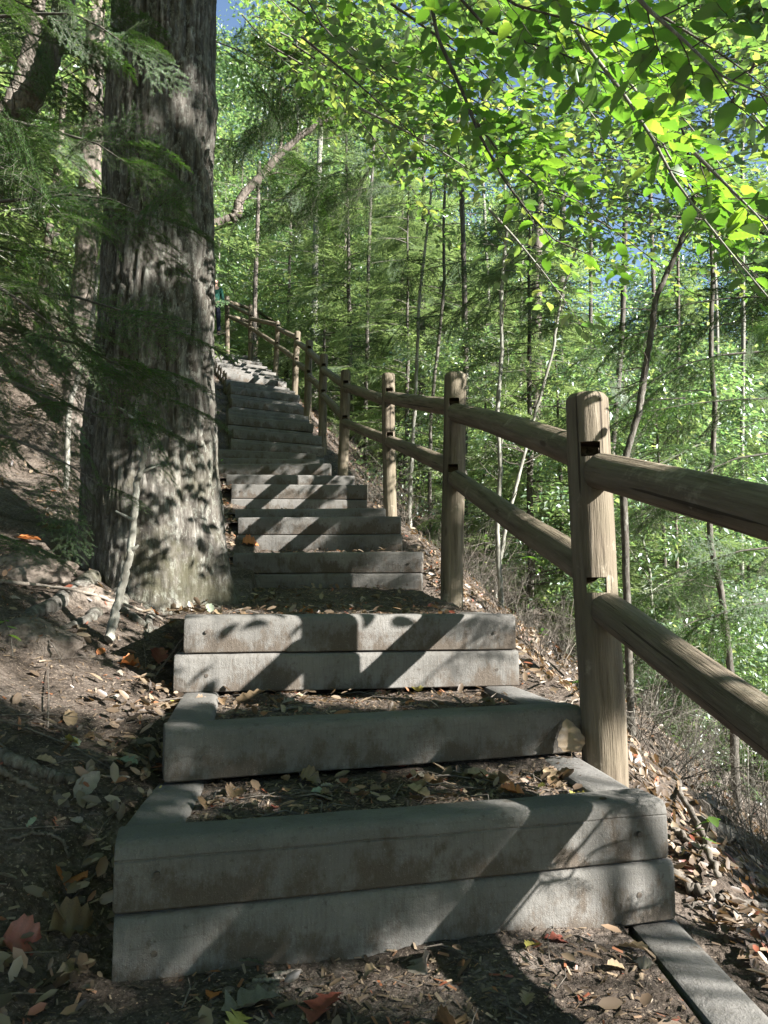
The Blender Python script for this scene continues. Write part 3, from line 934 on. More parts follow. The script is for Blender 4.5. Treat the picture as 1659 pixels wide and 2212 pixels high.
def hemlock_meshes(seed, H=9.0, Rb=2.4, nb=120, base=.12, sp=7):
    r = np.random.default_rng(seed)
    tk = MB()
    zs = np.linspace(0, H, 12)
    wob = np.cumsum(r.normal(size=(12, 2)) * .03, axis=0); wob[0] = 0
    tk.tube([(wob[i, 0], wob[i, 1], z - (.4 if i == 0 else 0)) for i, z in enumerate(zs)], .0085 * H * (1 - zs / H * .93) + .005, 8)
    cr = MB()
    T = [far_spray_template(r) for _ in range(3)]
    P, YW, PT, SC = [], [], [], []
    for i in range(nb):
        t = base + (1 - base) * (i + r.random()) / nb
        z = H * t; a = r.random() * 2 * math.pi
        L = Rb * (1 - t) ** .75 * (.55 + .65 * r.random()) + .15
        up = .25 - .3 * r.random()
        pts = []
        for q in np.linspace(0, 1, 5):
            d = L * q
            pts.append((wob[min(11, int(t * 11)), 0] + math.cos(a) * d, wob[min(11, int(t * 11)), 1] + math.sin(a) * d, z + up * d - .30 * d * d / max(L, .4)))
        tk.tube(pts, [.012, .009, .007, .004, .002], 3, 1, False)
        for j in range(sp):
            q = .22 + .78 * (j + r.random()) / sp
            d = L * q
            P.append((math.cos(a) * d, math.sin(a) * d, z + up * d - .30 * d * d / max(L, .4)))
            YW.append(a + r.normal() * .75); PT.append(-.18 + .25 * r.normal()); SC.append((.38 + .35 * r.random()) * (.6 + .5 * (1 - t)))
    P, YW, PT, SC = map(np.array, (P, YW, PT, SC))
    for k in range(3):
        m_ = np.arange(len(P)) % 3 == k
        scatter(cr, T[k][0], T[k][1], P[m_], frames(YW[m_], PT[m_], r.normal(size=m_.sum()) * .3), SC[m_])
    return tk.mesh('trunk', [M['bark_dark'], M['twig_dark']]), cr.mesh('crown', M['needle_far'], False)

def broad_meshes(seed, H=8.0, Rc=2.6, z0=.3, ncl=900, leaf=.095, mat='leaf', tmat='bark_pale', r0=.05, per=13, lean=.0):
    r = np.random.default_rng(seed)
    tk = MB()
    nz = 14
    zs = np.linspace(0, H * .95, nz)
    wob = np.cumsum(r.normal(size=(nz, 2)) * .05, axis=0); wob[0] = 0
    cx = lambda z: (np.interp(z, zs, wob[:, 0]) + lean * z, np.interp(z, zs, wob[:, 1]))
    tk.tube([(*cx(z), z - (.4 if i == 0 else 0)) for i, z in enumerate(zs)], r0 * (1 - zs / H * .85), 9)
    cr = MB()
    P, YW, PT = [], [], []
    nbr = max(10, ncl // 22)
    for i in range(nbr):
        t = z0 + (1 - z0) * (i + r.random()) / nbr
        z = H * t; a = r.random() * 2 * math.pi
        f = math.sin(math.pi * min(1, (t - z0) / (1 - z0) * .80 + .18)) ** .7
        L = Rc * f * (.5 + .6 * r.random()) + .3
        up = .15 + .45 * r.random()
        x0, y0 = cx(z)
        pts = [(x0 + math.cos(a) * L * q, y0 + math.sin(a) * L * q, z + up * L * q - .18 * L * q * q) for q in np.linspace(0, 1, 6)]
        tk.tube(pts, np.linspace(.35, .06, 6) * r0 * .7 + .002, 4, 0, False)
        for j in range(22):
            q = .2 + .85 * r.random() ** .8
            o = r.normal() * .32 * L * .5
            P.append((x0 + math.cos(a) * L * q - math.sin(a) * o, y0 + math.sin(a) * L * q + math.cos(a) * o, z + up * L * q - .18 * L * q * q + r.normal() * .05))
            YW.append(a + math.copysign(.6, o) + r.normal() * .4); PT.append(r.normal() * .2)
    P, YW, PT = map(np.array, (P, YW, PT))
    n = len(P)
    # leaves of each twig, alternating in a loose plane
    k = np.arange(per); xs = k * .5 * leaf
    for q in range(per):
        s = 1 if q % 2 else -1
        off = np.stack([np.full(n, xs[q]) * (1 + .2 * r.normal(size=n)), s * .15 * leaf + .2 * leaf * r.normal(size=n), -.02 * q * q * leaf + .35 * leaf * r.normal(size=n)], -1)
        F0 = frames(YW, PT, np.zeros(n))
        pos = P + np.einsum('nij,nj->ni', F0, off)
        scatter(cr, LEAF_V, LEAF_F, pos, frames(YW + s * .8 + .4 * r.normal(size=n), PT - .25 + .4 * r.normal(size=n), .5 * r.normal(size=n)), leaf * (.65 + .6 * r.random(n)))
    return tk.mesh('trunk', M[tmat]), cr.mesh('crown', M[mat], False)

def scrub_mesh(seed, n=46, L=1.1, mat='twig'):
    """bare dead undergrowth: fine forking twigs"""
    r = np.random.default_rng(seed); mb = MB()
    def fork(p, d, l, rad, lev):
        pts = [p]
        for _ in range(4):
            d = d + r.normal(size=3) * .16; d = d / np.linalg.norm(d)
            pts.append(pts[-1] + d * l / 4)
        mb.tube(pts, np.linspace(rad, rad * .5, 5), 3, 0, False)
        if lev:
            for q in range(3 if lev > 1 else 4):
                i = r.integers(1, 5)
                fork(pts[i], d + r.normal(size=3) * .65, l * .6, rad * .5, lev - 1)
    for _ in range(n):
        a = r.random() * 2 * np.pi; o = r.random() * .5
        fork(np.array([math.cos(a) * o, math.sin(a) * o, -.05]), np.array([math.cos(a) * .7, math.sin(a) * .7, .5 + r.random()]), L * (.4 + .6 * r.random()), .006, 2)
    return mb.mesh('undergrowth', M[mat], False)

HEM = [hemlock_meshes(1, 9, 2.6, 110), hemlock_meshes(2, 7, 2.3, 90, .08), hemlock_meshes(3, 11, 2.4, 105, .25)]
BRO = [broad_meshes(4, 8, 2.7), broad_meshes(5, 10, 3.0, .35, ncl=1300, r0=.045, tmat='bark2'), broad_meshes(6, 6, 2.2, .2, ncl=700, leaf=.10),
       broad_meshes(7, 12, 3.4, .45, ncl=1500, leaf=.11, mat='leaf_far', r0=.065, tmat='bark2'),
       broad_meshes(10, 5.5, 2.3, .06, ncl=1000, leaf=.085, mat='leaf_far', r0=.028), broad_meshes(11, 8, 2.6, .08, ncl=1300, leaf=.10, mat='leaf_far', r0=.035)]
SCR = [scrub_mesh(1, 22, .9), scrub_mesh(2, 20, 1.2, 'twig_dark'), scrub_mesh(3, 18, .8)]

def plant_tree(kind, pair, x, y, sc, label, cat, group, rz=None, dz=0.0, tilt=(0, 0)):
    z = gz(x, y)
    t = thing(kind, label, cat, (x, y, z + dz), 0, group)
    t.matrix_basis = Matrix.Translation((x, y, z + dz)) @ Matrix.Rotation(tilt[0], 4, 'X') @ Matrix.Rotation(tilt[1], 4, 'Y') @ Matrix.Rotation(rz if rz is not None else random.random() * 6.28, 4, 'Z') @ Matrix.Scale(sc, 4)
    child('trunk', pair[0], t); child('crown', pair[1], t)
    return t

# ------------------------------------------------------------------ the big tree beside the steps
def big_tree():
    prof = [(1480, 150, 495), (1330, 165, 492), (1300, 172, 490), (1200, 170, 480), (1100, 168, 471), (1000, 170, 463), (900, 178, 458), (800, 190, 453), (600, 207, 453), (500, 213, 453), (250, 219, 456), (0, 234, 461), (-200, 244, 462), (-500, 262, 466), (-900, 285, 470)]
    D = 4.35
    zs, xc, rr = [], [], []
    for (py, a, b) in prof:
        ra, rb = ray(a, py), ray(b, py)
        zs.append(ra.z * D + EYE); xc.append((ra.x + rb.x) / 2 * D); rr.append((rb.x - ra.x) / 2 * D * .985)
    zs, xc, rr = map(np.array, (zs, xc, rr))
    zb = zs[0]
    nz, nt = 620, 300
    zt = zs[-1]
    zv = np.concatenate([np.linspace(zb, 5.6, nz), np.linspace(5.65, zt, 30)])
    # finer towards the path side
    th = np.linspace(0, 2 * np.pi, nt, endpoint=False)
    th = th + .55 * np.sin(th + math.pi / 2 * 1.0)          # crowd samples around -y
    TH, ZZ = np.meshgrid(th, zv)
    Rz = np.interp(ZZ, zs, rr); Xz = np.interp(ZZ, zs, xc)
    zg = 1.40
    low = np.exp(-np.maximum(ZZ - zg, -.25) / .32)
    lob = .5 + .5 * np.cos(TH * 5 + 1.2 + .8 * np.sin(TH * 2))
    lob = lob * (1 + .5 * np.cos(TH * 3 + 2))
    Rz = Rz * (1 + .02 * fbm(np.cos(TH), np.sin(TH), ZZ * .9, 5, 3)) + low * .10 * (lob - .38) + .02 * fbm(np.cos(TH) * 1.5, np.sin(TH) * 1.5, ZZ * 2, 8, 3)
    cx_, cy_, cz_ = np.cos(TH) * .31, np.sin(TH) * .31, ZZ
    wx = .02 * fbm(cx_ * 7, cy_ * 7, cz_ * 2.2, 61, 3); wz = .06 * fbm(cx_ * 6 + 9, cy_ * 6, cz_ * 3, 62, 3)
    n1 = vnoise(cx_ * 46 + wx * 70, cy_ * 46 + wx * 50, cz_ * 2.3 + wz * 5, 70)
    n2 = vnoise(cx_ * 66 + wx * 50, cy_ * 66 - wx * 50, cz_ * 6.5 + wz * 7, 71)
    gr = np.clip(1 - np.abs(n1) / .27, 0, 1) ; gr2 = np.clip(1 - np.abs(n2) / .13, 0, 1)
    gro = np.maximum(gr, gr2 * .6)
    strength = .5 + .5 * np.clip((ZZ - 1.7) / .9, 0, 1)
    plate = fbm(cx_ * 26, cy_ * 26, cz_ * 12, 75, 3)
    disp = strength * (-.024 * gro + .005 * plate)
    Rz = Rz + disp
    X_ = Xz + Rz * np.cos(TH); Y_ = D + .10 + Rz * np.sin(TH) + .0 * ZZ
    V = np.stack([X_, Y_, ZZ], -1)
    a, b = V.shape[:2]
    i = np.arange(a - 1)[:, None] * b; j = np.arange(b)[None]; j2 = (j + 1) % b
    mb = MB(); mb.add(V.reshape(-1, 3), np.stack([i + j, i + j2, i + b + j2, i + b + j], -1).reshape(-1, 4))
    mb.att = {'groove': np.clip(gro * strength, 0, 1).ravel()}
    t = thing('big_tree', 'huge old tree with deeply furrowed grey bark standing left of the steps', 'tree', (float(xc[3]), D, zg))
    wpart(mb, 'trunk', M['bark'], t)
    # surface roots
    rr_ = random.Random(5)
    roots = [([(255, 1275), (268, 1318), (305, 1345), (352, 1368)], .045), ([(300, 1290), (325, 1322), (318, 1362), (322, 1385)], .04), ([(200, 1250), (130, 1300), (60, 1330), (0, 1352)], .07),
             ([(250, 1290), (200, 1330), (150, 1352), (90, 1365)], .05), ([(400, 1285), (430, 1300), (470, 1312)], .05)]
    for pts, r0 in roots:
        P = [hit(x, y, -.012 + .01 * rr_.random()) for x, y in pts]
        Q = []
        for u in np.linspace(0, len(P) - 1, 16):
            k = min(int(u), len(P) - 2); q = P[k].lerp(P[k + 1], u - k); Q.append(q + Vector((.012 * rr_.uniform(-1, 1), .012 * rr_.uniform(-1, 1), 0)))
        rm = MB(); rm.tube(Q, np.linspace(r0 * .8, r0 * .25, 16) * (1 + .03 * rng.normal(size=16)), 10)
        wpart(rm, 'root', M['bark'], t)
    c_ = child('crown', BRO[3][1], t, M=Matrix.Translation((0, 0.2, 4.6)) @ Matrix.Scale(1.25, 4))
big_tree()
# ------------------------------------------------------------------ saplings and trunks one can tell apart
def smooth_path(P, n):
    P = np.array([tuple(p) for p in P]); t = np.arange(len(P))
    u = np.linspace(0, len(P) - 1, n)
    out = np.stack([np.interp(u, t, P[:, k]) for k in range(3)], -1)
    for _ in range(3): out[1:-1] = (out[:-2] + 2 * out[1:-1] + out[2:]) / 4
    return out
def stem(name, label, cat, pts, d, r0, r1, mat, group=None, forks=(), wob=.01, seg=10, root=True, twigs=0, seed=0):
    """a trunk following a line of the photograph at distance d (or a distance per point)"""
    dd = d if isinstance(d, (list, tuple)) else [d] * len(pts)
    P = [at(x, y, q) for (x, y), q in zip(pts, dd)]
    if root:
        b = P[0].copy(); g_ = gz(b.x, b.y)
        if g_ < b.z - .05 or g_ > b.z: P.insert(0, Vector((b.x, b.y, g_ - .15)))
    t = thing(name, label, cat, tuple(P[0]), 0, group)
    r = np.random.default_rng(seed + 5)
    Q = smooth_path(P, 10 * len(P))
    Q[1:-1] += r.normal(size=Q[1:-1].shape) * wob * .25
    mb = MB(); rad = np.linspace(r0, r1, len(Q)) * (1 + .06 * r.normal(size=len(Q)))
    if root: rad[:2] *= 1.25
    mb.tube(Q, rad, seg)
    wpart(mb, 'trunk', mat, t)
    for f, dff, rf in forks:
        F_ = smooth_path([at(x, y, dff) for x, y in f], 7 * len(f))
        mb = MB(); mb.tube(F_, np.linspace(rf, rf * .4, len(F_)), 7)
        wpart(mb, 'branch', mat, t)
    if twigs:
        mb = MB()
        for _ in range(twigs):
            i = int(r.integers(len(Q) // 5, len(Q) - 2)); p = Q[i]; dirn = r.normal(size=3); dirn[2] = abs(dirn[2]) * .3; dirn /= np.linalg.norm(dirn)
            L = r.uniform(.2, 1.0) * (1.2 if r0 > .05 else .7)
            pts_ = [p]
            for k in range(6):
                dirn = dirn + r.normal(size=3) * .14; dirn /= np.linalg.norm(dirn); pts_.append(pts_[-1] + dirn * L / 6)
                if r.random() < .6:
                    e = dirn + r.normal(size=3) * .6; e /= np.linalg.norm(e)
                    mb.tube([pts_[-1], pts_[-1] + e * L * .18, pts_[-1] + e * L * .34 + r.normal(size=3) * .02], [.0025, .002, .001], 3, 0, False)
            mb.tube(pts_, np.linspace(.006, .0018, 7), 4, 0, False)
        wpart(mb, 'twig', M['twig'], t)
        t.children[-1]['kind'] = 'stuff'
    return t
bp, bd_, b2 = M['bark_pale'], M['bark_dark'], M['bark2']
stem('broken_sapling', 'pale leaning broken sapling with snapped stubs in front of the big tree', 'sapling',
     [(234, 1382), (256, 1300), (283, 1190), (294, 1060), (312, 980), (326, 930), (335, 908)], [3.35, 3.4, 3.42, 3.42, 3.4, 3.38, 3.36], .021, .009, bp,
     forks=[([(311, 985), (299, 940), (291, 908), (294, 880), (300, 850)], 3.4, .011), ([(291, 908), (265, 885), (225, 868), (188, 853)], 3.4, .008), ([(288, 1125), (270, 1115), (250, 1104)], 3.36, .010),
            ([(310, 1020), (325, 1012), (345, 1005)], 3.36, .008), ([(285, 1187), (292, 1184), (299, 1178)], 3.36, .012), ([(318, 955), (330, 935), (338, 918), (342, 925)], 3.4, .004), ([(318, 955), (345, 940), (372, 930)], 3.4, .004)], seed=1)
stem('sapling', 'thin pale grey sapling right behind the second near post, widest of the pale stems', 'sapling', [(1082, 1285), (1074, 1150), (1082, 1000), (1073, 900), (1085, 760), (1082, 640), (1095, 500), (1090, 400), (1100, 200)], 7.2, .027, .013, bp, 'thin saplings on the slope beyond the fence', twigs=10, seed=2)
stem('sapling', 'curved pale sapling leaning right between the two nearest fence posts', 'sapling', [(1070, 1275), (1090, 1150), (1125, 1010), (1160, 880), (1195, 760), (1210, 650), (1245, 540), (1262, 420)], 7.8, .022, .011, bp, 'thin saplings on the slope beyond the fence', twigs=10, seed=3)
stem('sapling', 'dark bare leaning sapling rising from behind the top rail near the nearest post', 'sapling', [(1345, 1010), (1380, 890), (1400, 760), (1418, 640), (1455, 560), (1488, 480), (1512, 380), (1560, 260), (1640, 120)], [5.2, 5.2, 5.2, 5.2, 5.2, 5.1, 5.0, 4.8, 4.6], .026, .012, bd_,
     'thin saplings on the slope beyond the fence', forks=[([(1488, 480), (1500, 400), (1480, 300), (1450, 200), (1440, 100)], 5.1, .014)], twigs=8, seed=4)
stem('sapling', 'dark bent trunk at the right between the two near rails', 'sapling', [(1584, 1560), (1578, 1450), (1560, 1290), (1535, 1180), (1532, 1080), (1545, 900), (1535, 750), (1540, 600), (1530, 350)], 6.3, .034, .016, bd_, 'thin saplings on the slope beyond the fence', twigs=16, seed=5)
stem('sapling', 'slim grey sapling standing left of the second near post', 'sapling', [(885, 1080), (893, 930), (900, 800), (905, 650), (920, 520), (935, 380)], 9.5, .030, .015, bp, 'thin saplings on the slope beyond the fence', twigs=8, seed=6)
stem('forest_tree', 'dark straight slender trunk behind the fence above the second near post', 'tree', [(1003, 1000), (1006, 800), (1003, 620), (1000, 500), (994, 330), (990, 150)], 13, .055, .04, bd_, twigs=26, seed=7)
stem('sapling', 'thin dark stem standing just right of the third near post', 'sapling', [(928, 1080), (930, 900), (960, 620), (958, 480), (966, 300)], 12, .035, .02, bd_, 'thin saplings on the slope beyond the fence', twigs=14, seed=8)
stem('forest_tree', 'pale sunlit trunk in the woods above the sagging rails right of centre', 'tree', [(1155, 1150), (1162, 980), (1158, 850), (1160, 700), (1160, 560), (1170, 300)], 17, .13, .11, b2, twigs=20, seed=9)
stem('forest_tree', 'dark thick trunk right of the pale sunlit trunk', 'tree', [(1205, 1100), (1208, 900), (1210, 700), (1215, 500), (1220, 200)], 19, .10, .08, bd_, twigs=30, seed=10)
stem('forest_tree', 'dark trunk half hidden by boughs behind the nearest post', 'tree', [(1310, 1100), (1330, 900), (1345, 700), (1350, 500), (1360, 200)], 15, .06, .05, bd_, twigs=24, seed=11)
stem('forest_tree', 'mottled pale trunk behind the uppermost fence posts', 'tree', [(680, 900), (679, 760), (680, 620), (684, 450), (692, 300), (695, 100)], 24, .11, .09, bp, twigs=20, seed=12)
stem('forest_tree', 'slim trunk rising just behind the second highest fence post', 'tree', [(549, 790), (550, 700), (552, 600), (556, 500), (560, 350)], 24, .09, .06, b2, twigs=12, seed=13)
stem('forest_tree', 'thin dark trunk in the middle of the thicket left of centre', 'tree', [(790, 880), (792, 780), (795, 600), (800, 450), (810, 250)], 17, .05, .035, bd_, twigs=24, seed=14)
stem('leaning_tree', 'leaning trunk beside the big tree running diagonally up over the steps', 'tree', [(425, 498), (470, 484), (500, 474), (515, 458), (514, 440), (532, 412), (560, 385), (600, 338), (645, 296), (690, 266), (760, 247), (840, 240), (960, 262), (1040, 270)], 11, .088, .028, M['bark2'], root=False, twigs=40, seed=15, forks=[([(600, 338), (610, 300), (600, 240), (612, 180)], 11, .03), ([(690, 266), (720, 220), (770, 180), (840, 150)], 11, .028), ([(560, 385), (600, 372), (640, 380)], 11, .015)])
stem('leaning_tree', 'thick leaning trunk crossing the upper left corner', 'tree', [(-90, 620), (-20, 380), (10, 300), (38, 250), (72, 200), (100, 140), (130, 60), (150, -60)], 5.2, .115, .07, b2, root=False, twigs=14, seed=16)
stem('leaning_tree', 'slimmer leaning trunk beside the thick one in the upper left corner', 'tree', [(-30, 300), (30, 210), (60, 120), (80, 30), (95, -60)], 6.0, .065, .05, b2, root=False, twigs=8, seed=17)
stem('forest_tree', 'pale sunlit furrowed trunk standing behind the left edge of the big tree', 'tree', [(150, 1000), (160, 900), (170, 780), (180, 640), (190, 480), (198, 300), (205, 120), (210, -80)], 7.6, .15, .09, M['bark2'], twigs=10, seed=18)
stem('forest_tree', 'thin brown trunk on the left bank below the hemlock boughs', 'tree', [(75, 760), (95, 600), (110, 470), (128, 330), (140, 180)], 9, .055, .04, b2, twigs=14, seed=19)
stem('sapling', 'slender sapling on the left bank with its foot in sunlit litter', 'sapling', [(150, 870), (185, 770), (205, 650), (215, 560)], 6.2, .024, .012, bp, twigs=8, seed=20)
for q, (x, y0, y1, d, r) in enumerate([(1460, 1150, 300, 12, .05), (1600, 1200, 300, 14, .08), (1410, 1120, 350, 20, .12), (1120, 1050, 300, 22, .10), (1050, 1000, 300, 26, .12), (870, 900, 250, 28, .12), (740, 850, 250, 26, .09), (620, 780, 300, 30, .12), (1270, 1100, 200, 25, .14), (1545, 1250, 250, 20, .10)]):
    stem('forest_tree', 'distant bare trunk among the ravine trees beyond the fence', 'tree', [(x, y0), (x + 6, (y0 + y1) / 2), (x + random.uniform(-15, 25), y1), (x + 20, y1 - 250)], d, r * .55, r * .4, random.choice([bd_, bp, bp, b2]), 'distant trunks in the ravine', twigs=22, seed=30 + q)

# ------------------------------------------------------------------ beech branches hanging in from the upper right
def beech_branch(label, pts, dist, r0, twig_every, tl, leaf, seed, lim=260, start=0.0, group='beech branches hanging in from the right', single=True, pl=1.0):
    r = np.random.default_rng(seed)
    P = [at(x, y, q) for (x, y), q in zip(pts, dist)]
    Q = smooth_path(P, 12 * len(P))
    t = thing('beech_branch', label, 'branch', tuple(P[0]), 0, group)
    mb = MB(); mb.tube(Q, np.linspace(r0, r0 * .22, len(Q)), 8)
    wpart(mb, 'twig', M['bark_dark'] if r.random() < .7 else M['bark_pale'], t)
    sm = MB()
    seglen = np.linalg.norm(np.diff(Q, axis=0), axis=1); cum = np.concatenate([[0], np.cumsum(seglen)]); total = cum[-1]
    s = start * total + .02; side = 1
    T_ = []
    while s < total:
        k = np.searchsorted(cum, s) - 1; k = max(0, min(k, len(Q) - 2))
        p = Q[k] + (Q[k + 1] - Q[k]) * ((s - cum[k]) / seglen[k]); d = (Q[k + 1] - Q[k]) / seglen[k]
        dh = np.array([d[0], d[1], d[2] * .35]); dh /= np.linalg.norm(dh)
        n = np.array([-dh[1], dh[0], 0]); n /= np.linalg.norm(n) + 1e-6
        T_.append((p, dh * .65 + n * side * .8 + np.array([0, 0, .12 * r.normal() - .05]), tl * (.55 + .6 * r.random()) * (1 - .35 * s / total)))
        side = -side; s += twig_every * (.6 + .8 * r.random())
    T_.append((Q[-1], Q[-1] - Q[-2], tl * .6))
    count = 0; inv = t.matrix_basis.inverted()
    LP, LY, LP2, LR, LS = [], [], [], [], []
    def leaves_on(p, d, L, lev):
        nonlocal count
        d = d / np.linalg.norm(d); pts_ = [p]; n = max(3, int(L / .042)); sd = 1
        for k in range(n):
            d = d + r.normal(size=3) * .07 + np.array([0, 0, -.012]) + sd * .10 * np.array([-d[1], d[0], 0]); d /= np.linalg.norm(d)
            q = pts_[-1] + d * L / n; pts_.append(q)
            yaw = math.atan2(d[1], d[0]) + sd * (.75 + .3 * r.random())
            if k == n - 1: yaw = math.atan2(d[1], d[0])
            if k > 0 or lev:
                LP.append(q); LY.append(yaw); LP2.append(-.18 + .28 * r.normal()); LR.append(.38 * r.normal()); LS.append(leaf * (.62 + .5 * r.random()) * (1.0 if k else .8))
            if lev == 0 and k > 1 and k < n - 1 and r.random() < .38 * pl:
                e = d * .6 + sd * .8 * np.array([-d[1], d[0], 0]); leaves_on(q, e, L * .42, 1)
            sd = -sd
        sm.tube(pts_, np.linspace(.0026 if lev == 0 else .0016, .0009, len(pts_)), 4, 0, False)
    for p, d, L in T_: leaves_on(p, d, L, 0)
    wpart(sm, 'twig', M['twig_dark'], t)
    n = len(LP); FR = frames(np.array(LY), np.array(LP2), np.array(LR))
    order = np.argsort(r.random(n))
    if single:
        for i in order[:lim]:
            Mx = Matrix([list(FR[i][0]) + [LP[i][0]], list(FR[i][1]) + [LP[i][1]], list(FR[i][2]) + [LP[i][2]], [0, 0, 0, 1]])
            child('leaf', BEECH[int(r.integers(0, 4))], t, M=inv @ Mx @ Matrix.Diagonal((LS[i], LS[i], LS[i], 1)))
        rest = order[lim:]
    else: rest = order
    if len(rest):
        lm = MB(); scatter(lm, LEAF6_V, LEAF6_F, np.array(LP)[rest], FR[rest], np.array(LS)[rest])
        o = wpart(lm, 'leaves', M['leaf'] if not single else M['beech'], t, True); o['kind'] = 'stuff'
    return n
tot = 0
near_b = [
 ('nearest beech branch crossing the top right corner, with big glowing leaves', [(1330, -60), (1400, 20), (1470, 80), (1560, 165), (1700, 225)], [2.0, 2.0, 2.0, 1.95, 1.9], .0075, .07, .30, 0.104),
 ('long beech branch running from the top edge down to the right edge', [(1170, -60), (1260, 90), (1345, 200), (1410, 300), (1455, 385), (1510, 460), (1590, 560), (1700, 690)], [2.7, 2.7, 2.65, 2.6, 2.6, 2.55, 2.5, 2.45], .0085, .07, .28, 0.099),
 ('beech branch arching from the top centre down to a bare pale tip', [(920, -60), (945, 80), (1000, 200), (1035, 290), (1090, 390), (1150, 470), (1200, 520), (1262, 545)], [3.2, 3.2, 3.2, 3.15, 3.1, 3.1, 3.1, 3.1], .010, .085, .30, 0.093),
 ('beech branch lying nearly level below the top edge right of centre', [(980, -20), (1060, 70), (1130, 88), (1200, 110), (1290, 150), (1380, 200)], [3.0, 3.0, 2.95, 2.9, 2.9, 2.85], .007, .07, .28, 0.096),
 ('beech branch dropping through the middle of the right side leaves', [(1290, 60), (1330, 140), (1400, 230), (1440, 330), (1500, 420), (1540, 500), (1610, 600)], [3.6, 3.5, 3.4, 3.4, 3.35, 3.3, 3.3], .008, .075, .30, 0.100),
 ('beech branch ending in low bright leaves left of the leaning dark sapling', [(1010, 240), (1080, 330), (1160, 400), (1240, 430), (1310, 470)], [3.4, 3.4, 3.3, 3.3, 3.3], .006, .07, .26, 0.093),
 ('beech branch with pale stem reaching left to the gap above the steps', [(830, 128), (900, 150), (990, 200), (1050, 230), (1130, 300)], [3.9, 3.9, 3.9, 3.9, 3.9], .007, .08, .28, 0.099),
 ('drooping beech twig whose leaves hang before the big trunk edge', [(640, -40), (700, 60), (770, 130), (850, 190), (900, 300)], [4.0, 4.0, 4.0, 4.0, 4.0], .006, .09, .26, 0.075),
 ('beech branch crowding the right edge with drooping dark leaves', [(1500, 330), (1570, 400), (1640, 470), (1700, 560)], [2.2, 2.2, 2.15, 2.1], .006, .07, .24, 0.099),
 ('top edge beech branch with sunlit leaves above the long branch', [(1040, -60), (1110, 10), (1220, 40), (1330, 90), (1420, 150)], [2.5, 2.5, 2.5, 2.5, 2.5], .006, .07, .26, 0.096)]
for i, (lb, pts, ds, r0, te, tl, lf) in enumerate(near_b):
    tot += beech_branch(lb, pts, ds, r0, te * .9, tl * 1.1, lf, 100 + i, lim=290)
# further layers of the same tree: leaves too many to pick apart
for i in range(64):
    x = rng.uniform(470, 1650); y = rng.uniform(-140, 240 + 290 * (x > 1000)); d = rng.uniform(3.6, 8.0)
    a = rng.uniform(.2, .9); L_ = rng.uniform(200, 380)
    if i in (2, 3, 4, 16, 37, 42, 46, 51, 54, 59, 62): continue
    pts = [(x + L_ * q * math.cos(a), y + L_ * q * math.sin(a) + 30 * q * q) for q in (0, .33, .66, 1)]
    beech_branch('leafy beech spray behind the nearest branches', pts, [d] * 4, .008, .085, .42, .095, 200 + i, single=False, group='beech sprays behind the nearest branches', pl=1.3)
for i in range(22):
    x = rng.uniform(1020, 1500); y = rng.uniform(120, 480); d = rng.uniform(5.5, 9.5)
    a = rng.uniform(-.1, .7); L_ = rng.uniform(150, 280)
    pts = [(x + L_ * q * math.cos(a), y + L_ * q * math.sin(a) + 30 * q * q) for q in (0, .33, .66, 1)]
    beech_branch('farther leafy beech spray behind the nearest branches', pts, [d] * 4, .008, .085, .50, .10, 700 + i, single=False, group='beech sprays behind the nearest branches', pl=1.3)

# ------------------------------------------------------------------ hemlock boughs on the left
def hemlock_bough(label, pts, dist, r0, every, seed, sc=1.0, group='hemlock boughs reaching in from the left', dens=1.0):
    r = np.random.default_rng(seed)
    P = [at(x, y, q) for (x, y), q in zip(pts, dist)] if dist else [Vector(p) for p in pts]
    Q = smooth_path(P, 12 * len(P))
    t = thing('hemlock_bough', label, 'branch', tuple(P[0]), 0, group)
    mb = MB(); mb.tube(Q, np.linspace(r0, .0015, len(Q)), 6)
    wpart(mb, 'twig', M['twig_dark'], t)
    inv = t.matrix_basis.inverted()
    sl = np.linalg.norm(np.diff(Q, axis=0), axis=1); cum = np.concatenate([[0], np.cumsum(sl)])
    s = .05 * cum[-1]; sd = 1; tw = MB()
    while s < cum[-1]:
        k = max(0, min(np.searchsorted(cum, s) - 1, len(Q) - 2))
        p = Q[k]; d = (Q[k + 1] - Q[k]); yaw = math.atan2(d[1], d[0]) + sd * (.75 + .25 * r.normal())
        pit = -.35 + .32 * r.normal()
        q_ = sc * (.65 + .5 * r.random())
        Mx = Matrix.Translation(p) @ Matrix.Rotation(yaw, 4, 'Z') @ Matrix.Rotation(-pit, 4, 'Y') @ Matrix.Rotation(.7 * r.normal(), 4, 'X') @ Matrix.Scale(q_, 4)
        child('spray', NSPRAY[int(r.integers(0, 3))], t, M=inv @ Mx)
        if r.random() < .5:
            Mx = Matrix.Translation(Mx @ Vector((.20, 0, -.02))) @ Matrix.Rotation(yaw - sd * .5, 4, 'Z') @ Matrix.Rotation(-pit + .2, 4, 'Y') @ Matrix.Scale(q_ * .8, 4)
            child('spray', NSPRAY[int(r.integers(0, 3))], t, M=inv @ Mx)
        sd = -sd; s += every * (.6 + .8 * r.random()) / dens
    Mx = Matrix.Translation(Q[-1]) @ Matrix.Rotation(math.atan2(*(Q[-1] - Q[-2])[[1, 0]]), 4, 'Z') @ Matrix.Rotation(.25, 4, 'Y') @ Matrix.Scale(sc * .8, 4)
    child('spray', NSPRAY[0], t, M=inv @ Mx)
